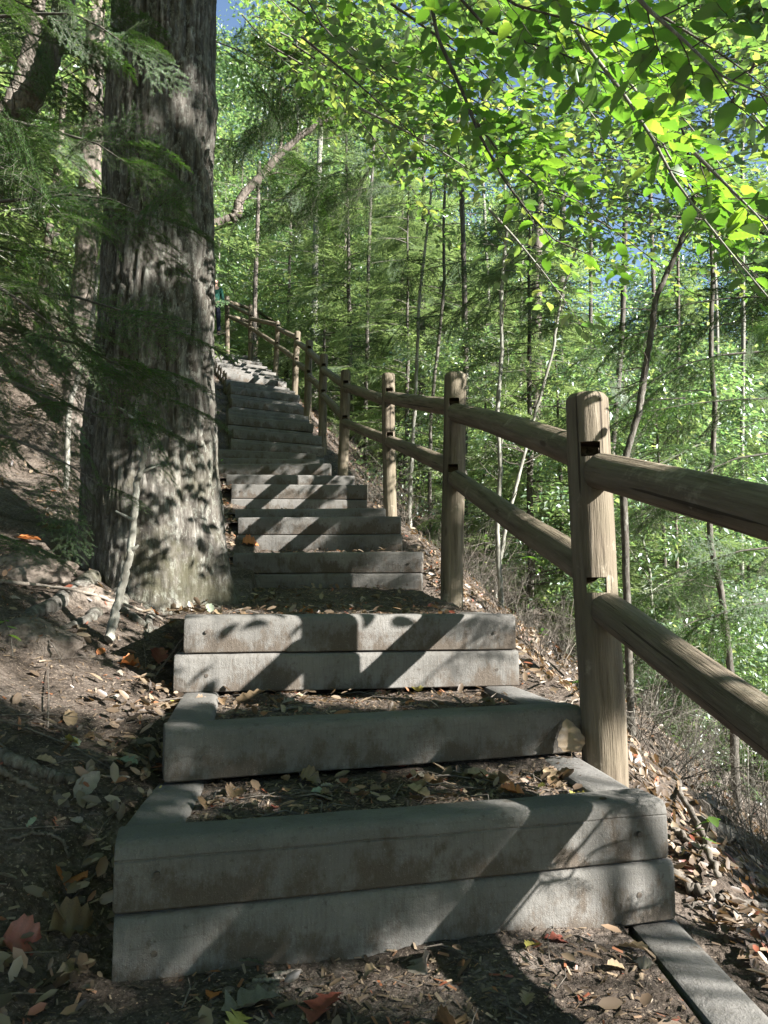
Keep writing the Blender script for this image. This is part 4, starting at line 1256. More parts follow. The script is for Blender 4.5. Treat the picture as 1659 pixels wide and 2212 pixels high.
hb = [
 ('uppermost hemlock bough along the top left edge', [(-60, 40), (80, 30), (160, 30), (220, 60), (262, 90)], 3.0, .009),
 ('hemlock bough reaching to the big trunk in the upper left', [(-60, 240), (60, 270), (140, 290), (210, 310), (270, 350)], 2.8, .009),
 ('dark hemlock bough crossing the trunk at mid height', [(-60, 440), (60, 430), (150, 420), (240, 430), (330, 470)], 2.7, .008),
 ('drooping hemlock bough over the lower trunk', [(-60, 640), (60, 630), (160, 640), (260, 670), (360, 715)], 2.6, .008),
 ('lower drooping hemlock bough with bright tips before the trunk foot', [(-60, 700), (60, 720), (160, 740), (260, 790), (350, 860)], 2.6, .009),
 ('hemlock bough hanging over the left bank', [(-60, 590), (30, 640), (110, 700), (170, 780)], 2.4, .008),
 ('low hemlock bough with vivid green tips pointing at the trunk foot', [(-60, 930), (20, 945), (90, 975), (150, 1005), (215, 1045)], 2.5, .007),
 ('wispy hemlock bough below the lowest long one on the left', [(-60, 800), (40, 830), (130, 870), (210, 900), (290, 905)], 2.7, .007),
 ('hemlock bough in the left edge shade above the bank', [(-60, 340), (20, 370), (90, 420), (140, 470)], 2.5, .007)]
for i, (lb, pts, d, r0) in enumerate(hb):
    hemlock_bough(lb, pts, [d + .25, d + .15, d + .08, d, d - .05][:len(pts)], r0, .16, 300 + i, 1.0 if i != 6 else .75)
def bough_world(label, pts, r0, seed, sc):
    hemlock_bough(label, pts, None, r0, .13, seed, sc, group='hemlock boughs added out of view to dapple the steps')
def sun_bough(label, target, t, seed, sc, ln=.8, dr=(-.5, .75, -.25)):  # added bough, set on the sun ray of the spot it dapples
    c_ = Vector(target) + SUN * t; d_ = Vector(dr).normalized() * ln
    bough_world(label, [c_ - d_ * .6 + Vector((0, 0, .02)), c_ - d_ * .2 + Vector((0, 0, .05)), c_ + d_ * .1, c_ + d_ * .4], .006, seed, sc)
sun_bough('hemlock bough added outside the frame to dapple the right of the nearest step', (.64, 2.07, .92), .9, 340, .5, .5)
sun_bough('hemlock bough added outside the frame to dapple the right end of the nearest step', (.66, 2.07, .66), 1.0, 343, .40, .4)
sun_bough('small hemlock bough added outside the frame to fleck the middle of the nearest step', (.44, 2.0, .76), .95, 346, .40, .40)
sun_bough('small hemlock bough added outside the frame to fleck the left of the nearest step', (-.12, 1.86, .72), 1.9, 347, .45, .5)
sun_bough('hemlock bough added outside the frame to dapple the right half of the sunlit step', (.45, 3.3, 1.3), 2.4, 341, .9)
sun_bough('hemlock bough added outside the frame to dapple the step behind the landing', (.1, 5.35, 1.6), 3.2, 344, 1.0)
sun_bough('hemlock bough added outside the frame to dapple the second step behind the landing', (-.1, 6.35, 1.95), 3.6, 345, 1.0)
for i, (lb_, pts_, d_) in enumerate([('behind the leaning trunks at the top left', [(-80, 150), (40, 160), (140, 190), (220, 240)], 4.6), ('over the left edge above the bank', [(-80, 380), (40, 390), (130, 420), (210, 470)], 5.2),
        ('beside the upper left flank of the big tree', [(40, 60), (110, 90), (180, 130), (250, 190)], 5.0), ('beyond the bank left of the big tree', [(-80, 520), (30, 540), (120, 560), (200, 610)], 5.4), ('low over the bank left of the big tree', [(-80, 690), (20, 720), (100, 770), (170, 830)], 4.4),
        ('near the top left corner', [(-80, -40), (30, 0), (120, 40), (200, 60)], 4.2), ('hanging left of the pale furrowed trunk', [(-60, 270), (10, 310), (80, 360), (150, 400)], 4.0), ('level with the middle of the big trunk', [(-80, 590), (10, 610), (90, 650), (160, 700)], 4.0),
        ('over the gap right of the big trunk top', [(860, 60), (760, 100), (660, 130), (560, 190)], 7.5), ('below the top edge right of the big trunk', [(800, 180), (700, 230), (600, 250), (500, 300)], 8.5), ('under the diagonal leaning trunk', [(860, 330), (760, 360), (660, 400), (570, 450)], 9.0),
        ('high beside the right flank of the big trunk', [(440, 80), (520, 110), (600, 160), (660, 220)], 6.5), ('above the highest fence posts', [(860, 400), (760, 410), (690, 430), (640, 470)], 11.0), ('left of the mottled pale trunk', [(470, 300), (540, 310), (600, 340), (650, 390)], 9.5)]):
    hemlock_bough('hemlock bough ' + lb_, pts_, [d_] * 4, .008, .12, 400 + i, 1.2 if d_ < 6 else 1.7, group='hemlock boughs around the big tree')
for i, (x, y, dx, dy, d) in enumerate([(1660, 640, -260, 40, 5.6), (1640, 760, -230, 60, 5.2), (1690, 860, -300, 30, 6.0), (1660, 980, -200, 90, 5.5), (1690, 1060, -330, 60, 6.4), (1690, 1180, -280, 100, 5.6), (1600, 1240, -230, 60, 7.2), (1500, 700, -200, 60, 7.5), (1480, 860, -260, 40, 8.0), (1250, 700, 190, 80, 8.5), (1180, 620, -210, 60, 8.8), (1130, 800, -180, 60, 9.0), (1060, 560, -200, 50, 8.6), (960, 680, -180, 70, 9.4), (1560, 1330, -180, 110, 6.5), (1690, 1300, -200, 60, 5.2)]):
    hemlock_bough('fine hemlock bough beyond the rails, %s' % ['highest at the right edge', 'just below the highest at the right edge', 'level with the nearest post top at the right edge', 'above the near top rail at the right edge', 'behind the near top rail', 'between the two near rails at the right edge', 'between the rails left of the dark bent trunk', 'crossing the leaning dark sapling', 'left of the leaning dark sapling above the rail', 'right of the curved pale sapling', 'between the two pale saplings', 'crossing the widest pale sapling', 'left of the widest pale sapling', 'above the third near post', 'right of the dark bent trunk foot', 'above the lower near rail at the right edge'][i],
                  [(x, y), (x + dx * .33, y + dy * .1), (x + dx * .66, y + dy * .4), (x + dx, y + dy)], [d, d, d, d], .009, .13, 360 + i, 1.35, group='hemlock boughs beyond the rails')
hemlock_bough('small hemlock twig at the far left edge near the ground', [(-60, 1140), (-20, 1150), (30, 1165)], [2.0, 2.0, 2.0], .004, .10, 330, .6)
hemlock_bough('hemlock shoot hanging over the shoulder of the hiker', [(440, 540), (455, 560), (465, 580), (470, 600)], [9, 9, 9, 9], .006, .16, 334, .7)
# ------------------------------------------------------------------ the woods: beyond the fence, ahead and on the left bank
def in_corridor(x, y, m=1.5):
    best = 1e9
    for c_ in cen: best = min(best, (c_.x - x) ** 2 + (c_.y - y) ** 2)
    return best < m * m
def frustum_x(y): return .506 * y
placed = []
def far_enough(x, y, m):
    return all((x - a) ** 2 + (y - b) ** 2 > m * m for a, b in placed)
wr = random.Random(21)
def wood(n, xr, yr, kinds, m, smin, smax, dz=0.0):
    k = 0; tries = 0
    while k < n and tries < 4000:
        tries += 1
        y = wr.uniform(*yr); x = wr.uniform(*xr) if not callable(xr) else xr(y)
        if in_corridor(x, y, 2.9) or not far_enough(x, y, m): continue
        if y < 6 and -2.2 < x < 4.5: continue
        if 9 < y < 26 and -.262 < x / y < -.085: continue
        placed.append((x, y)); k += 1
        kd = wr.choice(kinds)
        yield kd, x, y, wr.uniform(smin, smax)
def place(gen, hl, bl, gh, gb):
    for kd, x, y, s in gen:
        if kd[0] == 'h': plant_tree('hemlock_tree', HEM[int(kd[1])], x, y, s, hl, 'hemlock', gh, wr.random() * 6.28, -.2)
        else: plant_tree('broadleaf_tree', BRO[int(kd[1])], x, y, s, bl, 'tree', gb, wr.random() * 6.28, -.2)
# understorey right beyond the fence
place(wood(20, lambda y: wr.uniform(1.8, .55 * y + 1.5), (9.5, 16), ['h0', 'b4', 'h1', 'b4', 'h1', 'b4'], 1.5, .6, 1.0), 'feathery hemlock on the slope just beyond the fence', 'small leafy tree on the slope just beyond the fence', 'hemlocks just beyond the fence', 'leafy trees just beyond the fence')
# ravine side
place(wood(74, lambda y: wr.uniform(-.08 * y, .62 * y), (15, 34), ['h0', 'b5', 'h0', 'h1', 'b4', 'h1', 'h0', 'b4'], 1.8, .9, 1.6), 'hemlock tree in the ravine woods beyond the fence', 'leafy tree in the ravine woods beyond the fence', 'hemlocks in the ravine woods', 'leafy trees in the ravine woods')
place(wood(40, lambda y: wr.uniform(-.30 * y, .62 * y), (34, 60), ['b3', 'b5', 'b3', 'b5'], 3.4, 1.5, 2.6), 'far hemlock in the depth of the woods', 'far leafy tree in the depth of the woods', 'far hemlocks', 'far leafy trees')
# ahead, above the top of the steps
place(wood(30, lambda y: wr.uniform(-.36 * y, .02 * y), (23, 40), ['h0', 'b5', 'b5', 'b4', 'b5'], 2.2, .9, 1.5), 'hemlock tree above the top bend of the steps', 'leafy tree above the top bend of the steps', 'hemlocks above the top of the steps', 'leafy trees above the top of the steps')
place(wood(12, lambda y: wr.uniform(.10 * y, .55 * y), (17, 30), ['b3', 'b1', 'b3'], 2.6, 1.0, 1.35), 'tall hemlock in the ravine woods', 'tall leafy tree in the ravine woods', 'hemlocks in the ravine woods', 'tall leafy trees in the ravine woods')
# left bank
place(wood(36, lambda y: wr.uniform(-.66 * y, -.30 * y) - 1.2, (7, 30), ['h0', 'h1', 'h1', 'h0', 'b4'], 1.9, .8, 1.4), 'hemlock tree on the bank left of the steps', 'leafy tree on the bank left of the steps', 'hemlocks on the left bank', 'leafy trees on the left bank')
# unseen trees added outside the right edge, crowns shaped to shade the steps
DENSE = [broad_meshes(8, 9, 1.15, .80, ncl=1100, leaf=.17, r0=.07, tmat='bark2'), broad_meshes(9, 10, 1.9, .70, ncl=1600, leaf=.16, r0=.08, tmat='bark2')]
def added_shade_tree(label, clumps, foot=None):
    """an unseen tree added on the ravine side; each crown clump is put between the sun and a place it shades"""
    cs = [(DENSE[m_], (Vector(tg) + SUN * t), sc, (8.1, 8.5)[m_]) for (m_, tg, t, sc) in clumps]
    mean = sum((c_[1] for c_ in cs), Vector()) / len(cs)
    fx, fy = (mean.x + 1.1, mean.y + .9) if foot is None else foot
    g_ = gz(fx, fy)
    o = thing('broadleaf_tree', label, 'tree', (fx, fy, g_), 0, 'unseen shade trees added on the ravine side')
    tk = MB(); top = Vector((mean.x, mean.y, mean.z + .8)); ft = Vector((fx, fy, g_ - .3))
    tk.tube([ft, ft.lerp(top, .5) + Vector((.4, .3, 0)), top], [.10, .07, .02], 9)
    wpart(tk, 'trunk', M['bark2'], o)
    for (me_, c_, sc, hc) in cs:
        child('crown', me_[1], o, M=o.matrix_basis.inverted() @ (Matrix.Translation(c_ - Vector((0, 0, hc * sc))) @ Matrix.Scale(sc, 4)))
        st_ = ft.lerp(top, max(.35, min(.95, (c_.z - 1.0 - ft.z) / (top.z - ft.z))))
        lm_ = MB(); lm_.tube([st_, st_.lerp(c_, .5) + Vector((0, 0, .12)), c_], [.016, .010, .005], 5)
        wpart(lm_, 'limb', M['bark2'], o)
added_shade_tree('unseen tall tree added outside the frame, crown clumps placed to dapple the nearest steps', [
    (0, (-.60, 1.71, .86), 6.0, .14), (0, (-.26, 1.83, .92), 5.9, .09), (0, (.04, 1.91, .84), 5.4, .125), (0, (-.10, 1.86, 1.02), 5.8, .06),
    (0, (-.42, 2.50, 1.05), 6.3, .14), (0, (.0, 2.54, 1.04), 6.9, .13), (0, (.42, 2.70, 1.05), 6.6, .13), (0, (.05, 2.2, .98), 6.9, .08), (0, (-1.25, 1.9, .95), 6.6, .38), (0, (.0, 1.15, .55), 6.0, .30), (0, (1.55, 2.6, .35), 5.6, .30), (0, (1.9, 3.5, .2), 6, .40), (0, (-.75, 1.15, .65), 6.2, .26)])
added_shade_tree('unseen tall tree added outside the frame, crown clumps placed to shade the landing', [
    (0, (-.3, 4.6, 1.45), 8, .40), (0, (-.60, 5.5, 1.75), 8, .22), (0, (.0, 6.5, 2.05), 7.6, .20), (0, (-1.3, 7.05, 2.25), 8.4, .24), (0, (-.5, 7.0, 2.25), 8.4, .20), (0, (-1.7, 3.0, 1.5), 8.4, .30), (0, (-2.4, 3.7, 1.6), 8.8, .26)])
added_shade_tree('unseen full crowned tree added outside the frame to shade the middle of the flight', [(1, (-1.5, 10.9, 3.9), 9, .62), (0, (-1.4, 9.6, 3.3), 9, .34), (0, (-1.8, 11.9, 4.5), 9.4, .52)])
added_shade_tree('unseen full crowned tree added outside the frame to shade the upper middle of the flight', [(1, (-2.2, 13.6, 5.2), 10, .50), (0, (-2.6, 14.9, 5.8), 10, .40)])
added_shade_tree('unseen tall tree added outside the frame, clumps placed to dapple the big tree trunk', [
    (0, (-1.25, 4.15, 5.2), 8, .70), (0, (-1.35, 4.1, 3.75), 8.4, .26), (0, (-1.2, 4.1, 3.0), 8.6, .17), (0, (-1.35, 4.1, 2.5), 8.4, .16)])
for (x, y, sc_, m_) in [(9, -15, 1.5, 3), (15, -19, 1.8, 3), (-3.4, -1.2, 1.25, 3), (2.6, -3.6, 1.2, 3), (-1.2, -6.5, 1.3, 3), (4.5, -9, 1.4, 1), (-7, -4.5, 1.4, 3), (-9, 1.5, 1.3, 3), (-4.9, 3.2, 1.15, 3), (-3, -11, 1.5, 1), (8, -14, 1.6, 3), (-11, -9, 1.6, 3), (1.5, -16, 1.6, 3), (-6.5, -15, 1.5, 0), (-.5, -3.2, .75, 2), (-7.5, 5.2, 1.3, 3)]:
    plant_tree('broadleaf_tree', BRO[m_], x, y, sc_, 'tall leafy tree, beside the viewer', 'tree', 'trees outside the frame around the viewer', wr.random() * 6.28, -.2)
# bare undergrowth
k = 0
while k < 46:
    y = wr.uniform(4, 26); x = wr.uniform(-.45 * y, .55 * y)
    if in_corridor(x, y, 1.45) or (x < -.3 and y < 6): continue
    z = gz(x, y); s = wr.uniform(.5, 1.1)
    o = link('undergrowth', SCR[k % 3]); o.matrix_basis = Matrix.Translation((x, y, z)) @ Matrix.Rotation(wr.random() * 6.28, 4, 'Z') @ Matrix.Scale(s, 4)
    left = x < -.3 * y
    tag(o, 'tangle of bare grey dead twigs on the bank left of the steps' if left else 'tangle of bare grey dead twigs on the slope beyond the fence', 'undergrowth', 'dead twig tangles on the left bank' if left else 'dead twig tangles beyond the fence')
    k += 1

k = 0
while k < 34:
    y = wr.uniform(3.0, 9.5); i_ = min(range(NS), key=lambda q: abs(cen[q].y - y)); x = cen[i_].x + wr.uniform(1.15, 2.8)
    z = gz(x, y); s = wr.uniform(.35, .65)
    o = link('undergrowth', SCR[k % 3]); o.matrix_basis = Matrix.Translation((x, y, z)) @ Matrix.Rotation(wr.random() * 6.28, 4, 'Z') @ Matrix.Scale(s, 4)
    tag(o, 'low tuft of dry brown twigs close behind the fence', 'undergrowth', 'low dry twig tufts close behind the fence')
    k += 1
# ------------------------------------------------------------------ rocks on the left bank
ROCKS = []
def rock(pts, size, label, seed, squash=.55):
    p = hit(*pts)
    r_ = MB(); n1, n2 = 64, 40
    th, ph = np.meshgrid(np.linspace(0, 2 * np.pi, n1, endpoint=False), np.linspace(-np.pi / 2, np.pi / 2, n2))
    x, y, z = np.cos(ph) * np.cos(th), np.cos(ph) * np.sin(th), np.sin(ph)
    q = 1 + .26 * fbm(x * 1.4 + seed, y * 1.4, z * 1.4, seed, 4) + .06 * fbm(x * 6, y * 6, z * 6, seed, 4)
    V = np.stack([x * q * size[0], y * q * size[1], z * q * size[2]], -1)
    i = np.arange(n2 - 1)[:, None] * n1; j = np.arange(n1)[None]; j2 = (j + 1) % n1
    r_.add(V.reshape(-1, 3), np.stack([i + j, i + j2, i + n1 + j2, i + n1 + j], -1).reshape(-1, 4))
    o = r_.build('rock', M['rock']); o.location = p + Vector((0, size[1] * .3, -size[2] * .25)); o.rotation_euler = (0, 0, .3)
    tag(o, label, 'rock')
    bpy.context.view_layer.update(); ROCKS.append(o)
rock((50, 1380), (.20, .16, .09), 'smooth pale rock at the left edge below the big tree', 3)
rock((190, 1300), (.13, .11, .09), 'rounded grey rock wedged against the foot of the big tree', 5)
rock((40, 1230), (.22, .17, .10), 'low grey ledge rock on the bank left of the big tree', 8)

_v, _f = bvhV + [tuple(v) for v in pv], bvhF + [tuple(int(q) + len(bvhV) for q in f) for f in pf]
for o in ROCKS:
    k0 = len(_v); _v += [tuple(o.matrix_world @ v.co) for v in o.data.vertices]; _f += [tuple(q + k0 for q in p.vertices) for p in o.data.polygons]
ALL = BVHTree.FromPolygons(_v, _f)
# ------------------------------------------------------------------ ferns
def fern(px, py, s, label, seed):
    r = random.Random(seed); p = hit(px, py)
    t = thing('fern', label, 'fern', tuple(p))
    for k in range(5):
        a = r.uniform(0, 6.28); L = s * r.uniform(.7, 1)
        mb = MB(); P, Y, S = [], [], []
        sp = []
        for i in range(15):
            q = i / 14
            x, z = L * q, L * (.75 * q - .75 * q * q * 1.1)
            sp.append((x, 0, z))
            if i > 1:
                for sd in (-1, 1):
                    P.append((x, 0, z)); Y.append(sd * 1.25); S.append(L * .24 * math.sin(math.pi * min(1, q * .8 + .2)) + .004)
        mb.tube(sp, .0016, 3, 0, False)
        scatter(mb, [(0, -.10, 0), (.5, -.12, .02), (1, 0, -.05), (.5, .12, .02)], [(0, 1, 2, 3)], np.array(P), frames(np.array(Y), np.full(len(Y), -.1), np.zeros(len(Y))), np.array(S))
        o = child('frond', mb.mesh('frond', M['beech'], False), t, M=Matrix.Rotation(a, 4, 'Z'))
for i, (x, y, s, lb) in enumerate([(1195, 1300, .30, 'small green fern on the slope right of the sunlit step'), (1185, 1352, .28, 'fern just below another one right of the sunlit step'), (1475, 1590, .34, 'fern in sunlight right of the nearest post foot'),
                                   (1410, 1395, .3, 'fern beyond the nearest post under the low rail'), (1500, 1700, .3, 'fern lowest on the slope below the near rail'), (1420, 1330, .26, 'fern right of the nearest post between the rails'), (1590, 1640, .26, 'fern at the right edge in the sunlit litter'), (1120, 1210, .26, 'fern by the foot of the widest pale sapling'), (1230, 1480, .26, 'fern between the sunlit step and the nearest post')]):
    fern(x, y, s, lb, 50 + i)

def seedling(px, py, label, seed, h=.22):
    r = random.Random(seed); p = hit(px, py); t = thing('seedling', label, 'seedling', tuple(p), 0, 'green seedlings on the slopes')
    mb = MB(); tip = Vector((r.uniform(-.06, .06), r.uniform(-.06, .06), h)); mb.tube([Vector((0, 0, -.02)), tip * .5 + Vector((.01, 0, 0)), tip], [.0025, .002, .001], 4, 0, False)
    child('stem', mb.mesh('stem', M['twig_dark']), t)
    for k in range(r.randint(4, 8)):
        a = r.uniform(0, 6.28); q = r.uniform(.45, 1)
        child('leaf', BEECH[k % 4], t, M=Matrix.Translation(tip * q) @ Matrix.Rotation(a, 4, 'Z') @ Matrix.Rotation(r.uniform(-.2, .4), 4, 'Y') @ Matrix.Scale(r.uniform(.03, .06), 4))
for i, (x, y, lb) in enumerate([(1130, 1330, 'just right of the sunlit step'), (1165, 1250, 'right of the landing by the pale saplings'), (1060, 1180, 'left of the pale sapling foot'), (1180, 1400, 'under the low rail right of the sunlit step'), (1410, 1480, 'beyond the nearest post below the low rail'), (1460, 1640, 'on the slope right of the nearest post foot'), (1560, 1700, 'near the right edge under the low rail'),
        (930, 1090, 'beside the third near post'), (1500, 1850, 'among the litter at the lower right'), (30, 1420, 'at the left edge below the rocks'), (250, 1180, 'against the big tree foot'), (415, 1255, 'on the right root of the big tree'), (475, 900, 'left of the upper steps'), (480, 1010, 'left of the middle steps'), (1620, 1640, 'at the right edge below the low rail'), (1240, 1380, 'left of the nearest post under the rail')]):
    seedling(x, y, 'small green seedling ' + lb, 70 + i, .10 + .02 * (i % 6))
# ------------------------------------------------------------------ fallen branches, roots and vines
def ground_stick(name, label, cat, pts, r0, r1, mat, lift=.01, seed=0, part='wood', wob=.006):
    r = np.random.default_rng(seed)
    P = []
    for q in pts:
        P.append(hit(q[0], q[1], (q[2] if len(q) > 2 else lift)))
    Q = smooth_path(P, 9 * len(P)); Q[1:-1] += r.normal(size=Q[1:-1].shape) * wob
    mb = MB(); mb.tube(Q, np.linspace(r0, r1, len(Q)) * (1 + .1 * r.normal(size=len(Q))), 8)
    o = mb.build(name, mat); tag(o, label, cat)
z8 = lambda x, y: ((1500 + x / 1.659) / 1.507, (2200 + y / 1.659) / 1.507)
ground_stick('fallen_branch', 'greenish bent fallen branch hanging down the slope beside the first step', 'branch', [z8(1070, 360), z8(1140, 500), z8(1190, 700), z8(1290, 900), z8(1340, 1020), z8(1395, 1190)], .012, .008, M['twig'], .05, 1)
ground_stick('fallen_branch', 'fallen branch lying towards the right edge beside the lower board', 'branch', [z8(1170, 1110), z8(1260, 1190), z8(1400, 1240), z8(1659, 1275)], .013, .009, M['twig'], .02, 2)
ground_stick('fallen_branch', 'short pale stick butting against the first step right end', 'branch', [z8(1140, 880), z8(1230, 940), z8(1310, 975)], .009, .007, M['twig'], .03, 3)
ground_stick('fallen_log', 'dark rotten log on the slope at the right edge', 'log', [z8(1290, 860), z8(1450, 900), z8(1680, 930)], .035, .03, M['bark_dark'], .03, 4)
ground_stick('tree_stump', 'leaning dead stub on the slope right of the first step', 'stump', [z8(1290, 740), z8(1380, 640), (*z8(1450, 560), .10), (*z8(1465, 500), .22)], .045, .030, M['bark2'], .01, 5)
ground_stick('vine', 'thin black vine dropping down the slope right of the nearest post', 'vine', [(*z8(1140, 0), .12), (*z8(1230, 280), .1), (*z8(1330, 430), .08), (*z8(1380, 620), .06), (*z8(1430, 840), .05), (*z8(1530, 990), .03), z8(1659, 1080)], .006, .004, M['bark_dark'], .04, 6, wob=.003)
z7 = lambda x, y: ((x / 1.659) / 1.507, (2200 + y / 1.659) / 1.507)
ground_stick('surface_root', 'dark thick root lying at the left edge beside the second step', 'root', [z7(-80, 380), z7(60, 470), z7(200, 530), z7(320, 570), z7(465, 590)], .022, .014, M['bark_dark'], .008, 7, wob=.003)
ground_stick('surface_root', 'thin pale root running below the dark thick one', 'root', [z7(-80, 470), z7(60, 560), z7(200, 630)], .009, .006, M['twig'], .006, 8, wob=.002)
ground_stick('fallen_twig', 'thin curved pale twig left of the first step', 'twig', [z7(430, 700), z7(440, 640), z7(480, 580), z7(560, 565), z7(700, 572)], .004, .003, M['twig_pale'], .012, 9, wob=.002)
ground_stick('fallen_twig', 'curved brown twig on the soil left of the near side board', 'twig', [z7(40, 910), z7(160, 880), z7(260, 870), z7(340, 920), z7(370, 1010)], .004, .003, M['twig'], .012, 10, wob=.002)
ground_stick('fallen_twig', 'long pale stick across the soil before the big tree', 'twig', [(0, 1270), (70, 1275), (180, 1292), (300, 1330), (350, 1350)], .010, .006, M['twig_pale'], .03, 11, wob=.003)
ground_stick('fallen_twig', 'small stick on the tread behind the second step', 'twig', [(590, 1537), (630, 1533), (680, 1527)], .006, .005, M['twig'], .006, 12, wob=.001)
ground_stick('wood_chip', 'pale wood splinter on the soil at the foot of the first step', 'wood chip', [(548, 2124), (585, 2122), (612, 2118)], .006, .005, M['twig_pale'], .004, 13, wob=.001)
ground_stick('wood_chip', 'second pale splinter just right of the first at the step foot', 'wood chip', [(590, 2112), (625, 2104), (652, 2100)], .006, .004, M['twig_pale'], .004, 14, wob=.001)
for i in range(26):
    x, y = rng.uniform(1150, 1640), rng.uniform(1500, 2000)
    if x < 1470 and y > 1650: continue
    a = rng.uniform(-.8, 1.4); L_ = rng.uniform(60, 200)
    p_ = [(x + math.cos(a) * L_ * q, y + math.sin(a) * L_ * q, .03 + .05 * rng.random()) for q in (0, .5, 1)]
    ground_stick('fallen_twig', 'dead twig tangled in the litter on the slope right of the steps', 'twig', p_, .0045, .002, M['twig_pale' if i % 2 else 'twig'], .03, 40 + i, wob=.004)
    bpy.context.scene.collection.objects[-1]['group'] = 'dead twigs on the right slope'

# ------------------------------------------------------------------ fallen leaves
STEPBVH = None
dg = None
OV = [leaf_mesh('fallen_leaf', None, curl=.25, fold=.25, w=.26, seed=1, wr=.015, rows=9), leaf_mesh('fallen_leaf', None, curl=-.25, fold=.3, w=.30, seed=2, wr=.02, rows=9),
      leaf_mesh('fallen_leaf', None, curl=.5, fold=.1, w=.24, seed=3, wr=.02, rows=9), leaf_mesh('fallen_leaf', None, curl=.15, fold=.2, w=.36, seed=4, lobes=True, wr=.025, rows=12, teeth=.02), leaf_mesh('fallen_leaf', None, curl=-.3, fold=.35, w=.36, seed=5, lobes=True, wr=.03, rows=12, teeth=.02)]
OV.append(leaf_mesh('fallen_leaf', None, curl=.3, fold=.35, w=.44, seed=9, wr=.045, rows=10, teeth=.03))
for me in OV: me.materials.clear()
LV = {}
for k_, m_ in LM.items():
    for i, me in enumerate(OV):
        c_ = me.copy(); c_.materials.append(m_); c_.name = 'fallen_leaf'; LV[(k_, i)] = c_
def upright(nrm, yaw):
    z = Vector(nrm).normalized(); x = Vector((math.cos(yaw), math.sin(yaw), 0)); y = z.cross(x).normalized(); x = y.cross(z).normalized()
    return Matrix((x, y, z)).transposed().to_4x4()
def lay_leaf(p, nrm, colr, shape, size, label, group, yaw=None, tilt=.25, r=random):
    o = bpy.data.objects.new('fallen_leaf', LV[(colr, shape)]); col.objects.link(o)
    yaw = r.uniform(0, 6.28) if yaw is None else yaw
    o.matrix_basis = Matrix.Translation(Vector(p) + Vector(nrm) * (.012)) @ upright(nrm, yaw) @ Matrix.Rotation(r.gauss(0, tilt), 4, 'Y') @ Matrix.Rotation(r.gauss(0, tilt), 4, 'X') @ Matrix.Translation((-size * .5, 0, 0)) @ Matrix.Scale(size, 4)
    tag(o, label, 'leaf', group)
def hn(px, py):
    h = ALL.ray_cast(Vector((0, 0, EYE)), ray(px, py).normalized())
    return h[0], (h[1] if h[1].z > 0 else -h[1])
uniq = [(48, 2040, 'red', 5, .095, 'big reddish orange leaf at the lower left corner', .3), (157, 2095, 'tan', 2, .09, 'upright tan leaf at the bottom edge left of the first step', 1.2),
        (160, 2010, 'brown', 5, .12, 'large brown leaf at the foot of the pile left of the first step', .5), (145, 1905, 'orange', 5, .09, 'rust brown leaf on top of the pile left of the first step', 2.0),
        (1365, 2052, 'tan', 0, .085, 'large pale tan leaf on the soil beside the lower right board', 2.3), (1335, 2095, 'tan', 0, .055, 'folded tan leaf touching the large pale one', .2),
        (1150, 2048, 'yellow', 0, .06, 'yellow green leaf on the soil below the first step', .9), (1210, 2030, 'red', 2, .08, 'dark reddish leaf on the soil right of the yellow green one', .1),
        (700, 2185, 'red', 3, .11, 'reddish brown leaf at the bottom edge below the first step', 1.1), (535, 2180, 'grey', 3, .13, 'grey lobed leaf at the bottom edge left of centre', .4),
        (462, 2148, 'orange', 2, .07, 'small rust leaf standing at the foot of the first step', 1.5), (545, 2085, 'green', 0, .07, 'short dull leaf leaning at the first step foot', .3),
        (697, 1720, 'green', 0, .07, 'pale green leaf on the tread behind the first step', .1), (900, 1725, 'tan', 1, .08, 'tan leaf in the middle of the tread behind the first step', 2.5),
        (1080, 1695, 'tan', 5, .09, 'tan lobed leaf on the right of the tread behind the first step', .2), (540, 1520, 'tan', 1, .12, 'curled tan leaf on the left of the second tread', .1),
        (183, 1705, 'grey', 1, .09, 'dull leaf with a curled stem left of the first step', 1.4), (218, 1408, 'orange', 2, .07, 'orange leaf standing upright below the broken sapling', 1.5),
        (285, 1440, 'orange', 5, .10, 'orange leaf in a sun patch left of the sunlit step', .4), (340, 1430, 'red', 4, .12, 'reddish leaf beside the orange one left of the sunlit step', 1.9),
        (60, 1172, 'orange', 1, .12, 'orange brown leaf on the bank left of the big tree', .3), (110, 1150, 'tan', 4, .14, 'large tan leaf high on the bank left of the big tree', .3),
        (330, 1325, 'orange', 0, .08, 'orange leaf caught between the big tree roots', .5), (540, 1175, 'orange', 5, .14, 'bright orange leaf at the left foot of a two-timber step', .2),
        (150, 1555, 'tan', 0, .09, 'pale tan leaf on the soil left of the second step', 2.2), (188, 1590, 'brown', 2, .08, 'brown leaf with a stem left of the second step', 2.4),
        (475, 1215, 'yellow', 1, .10, 'yellow leaf at the right foot of the big tree', 1.0), (1255, 600, None, 0, 0, '', 0)]
ur = random.Random(3)
for (x, y, c_, sh, sz, lb, yw) in uniq:
    if c_ is None: continue
    p, n_ = hn(x, y)
    if p: lay_leaf(p, n_, c_, sh, sz, lb, None, yw, .2, ur)
s2 = STEPS[2]; p = s2['L'] + s2['d'] * (W - .07) - s2['n'] * .03 + Vector((0, 0, -.11))
o = bpy.data.objects.new('fallen_leaf', LV[('tan', 5)]); col.objects.link(o)
o.matrix_basis = Matrix.Translation(p + Vector((-.01, -.02, -.03))) @ Matrix.Rotation(R(14), 4, 'Z') @ Matrix.Rotation(R(-95), 4, 'Y') @ Matrix.Rotation(R(70), 4, 'X') @ Matrix.Scale(.105, 4)
tag(o, 'curled tan leaf leaning upright on the right end of the low step', 'leaf')
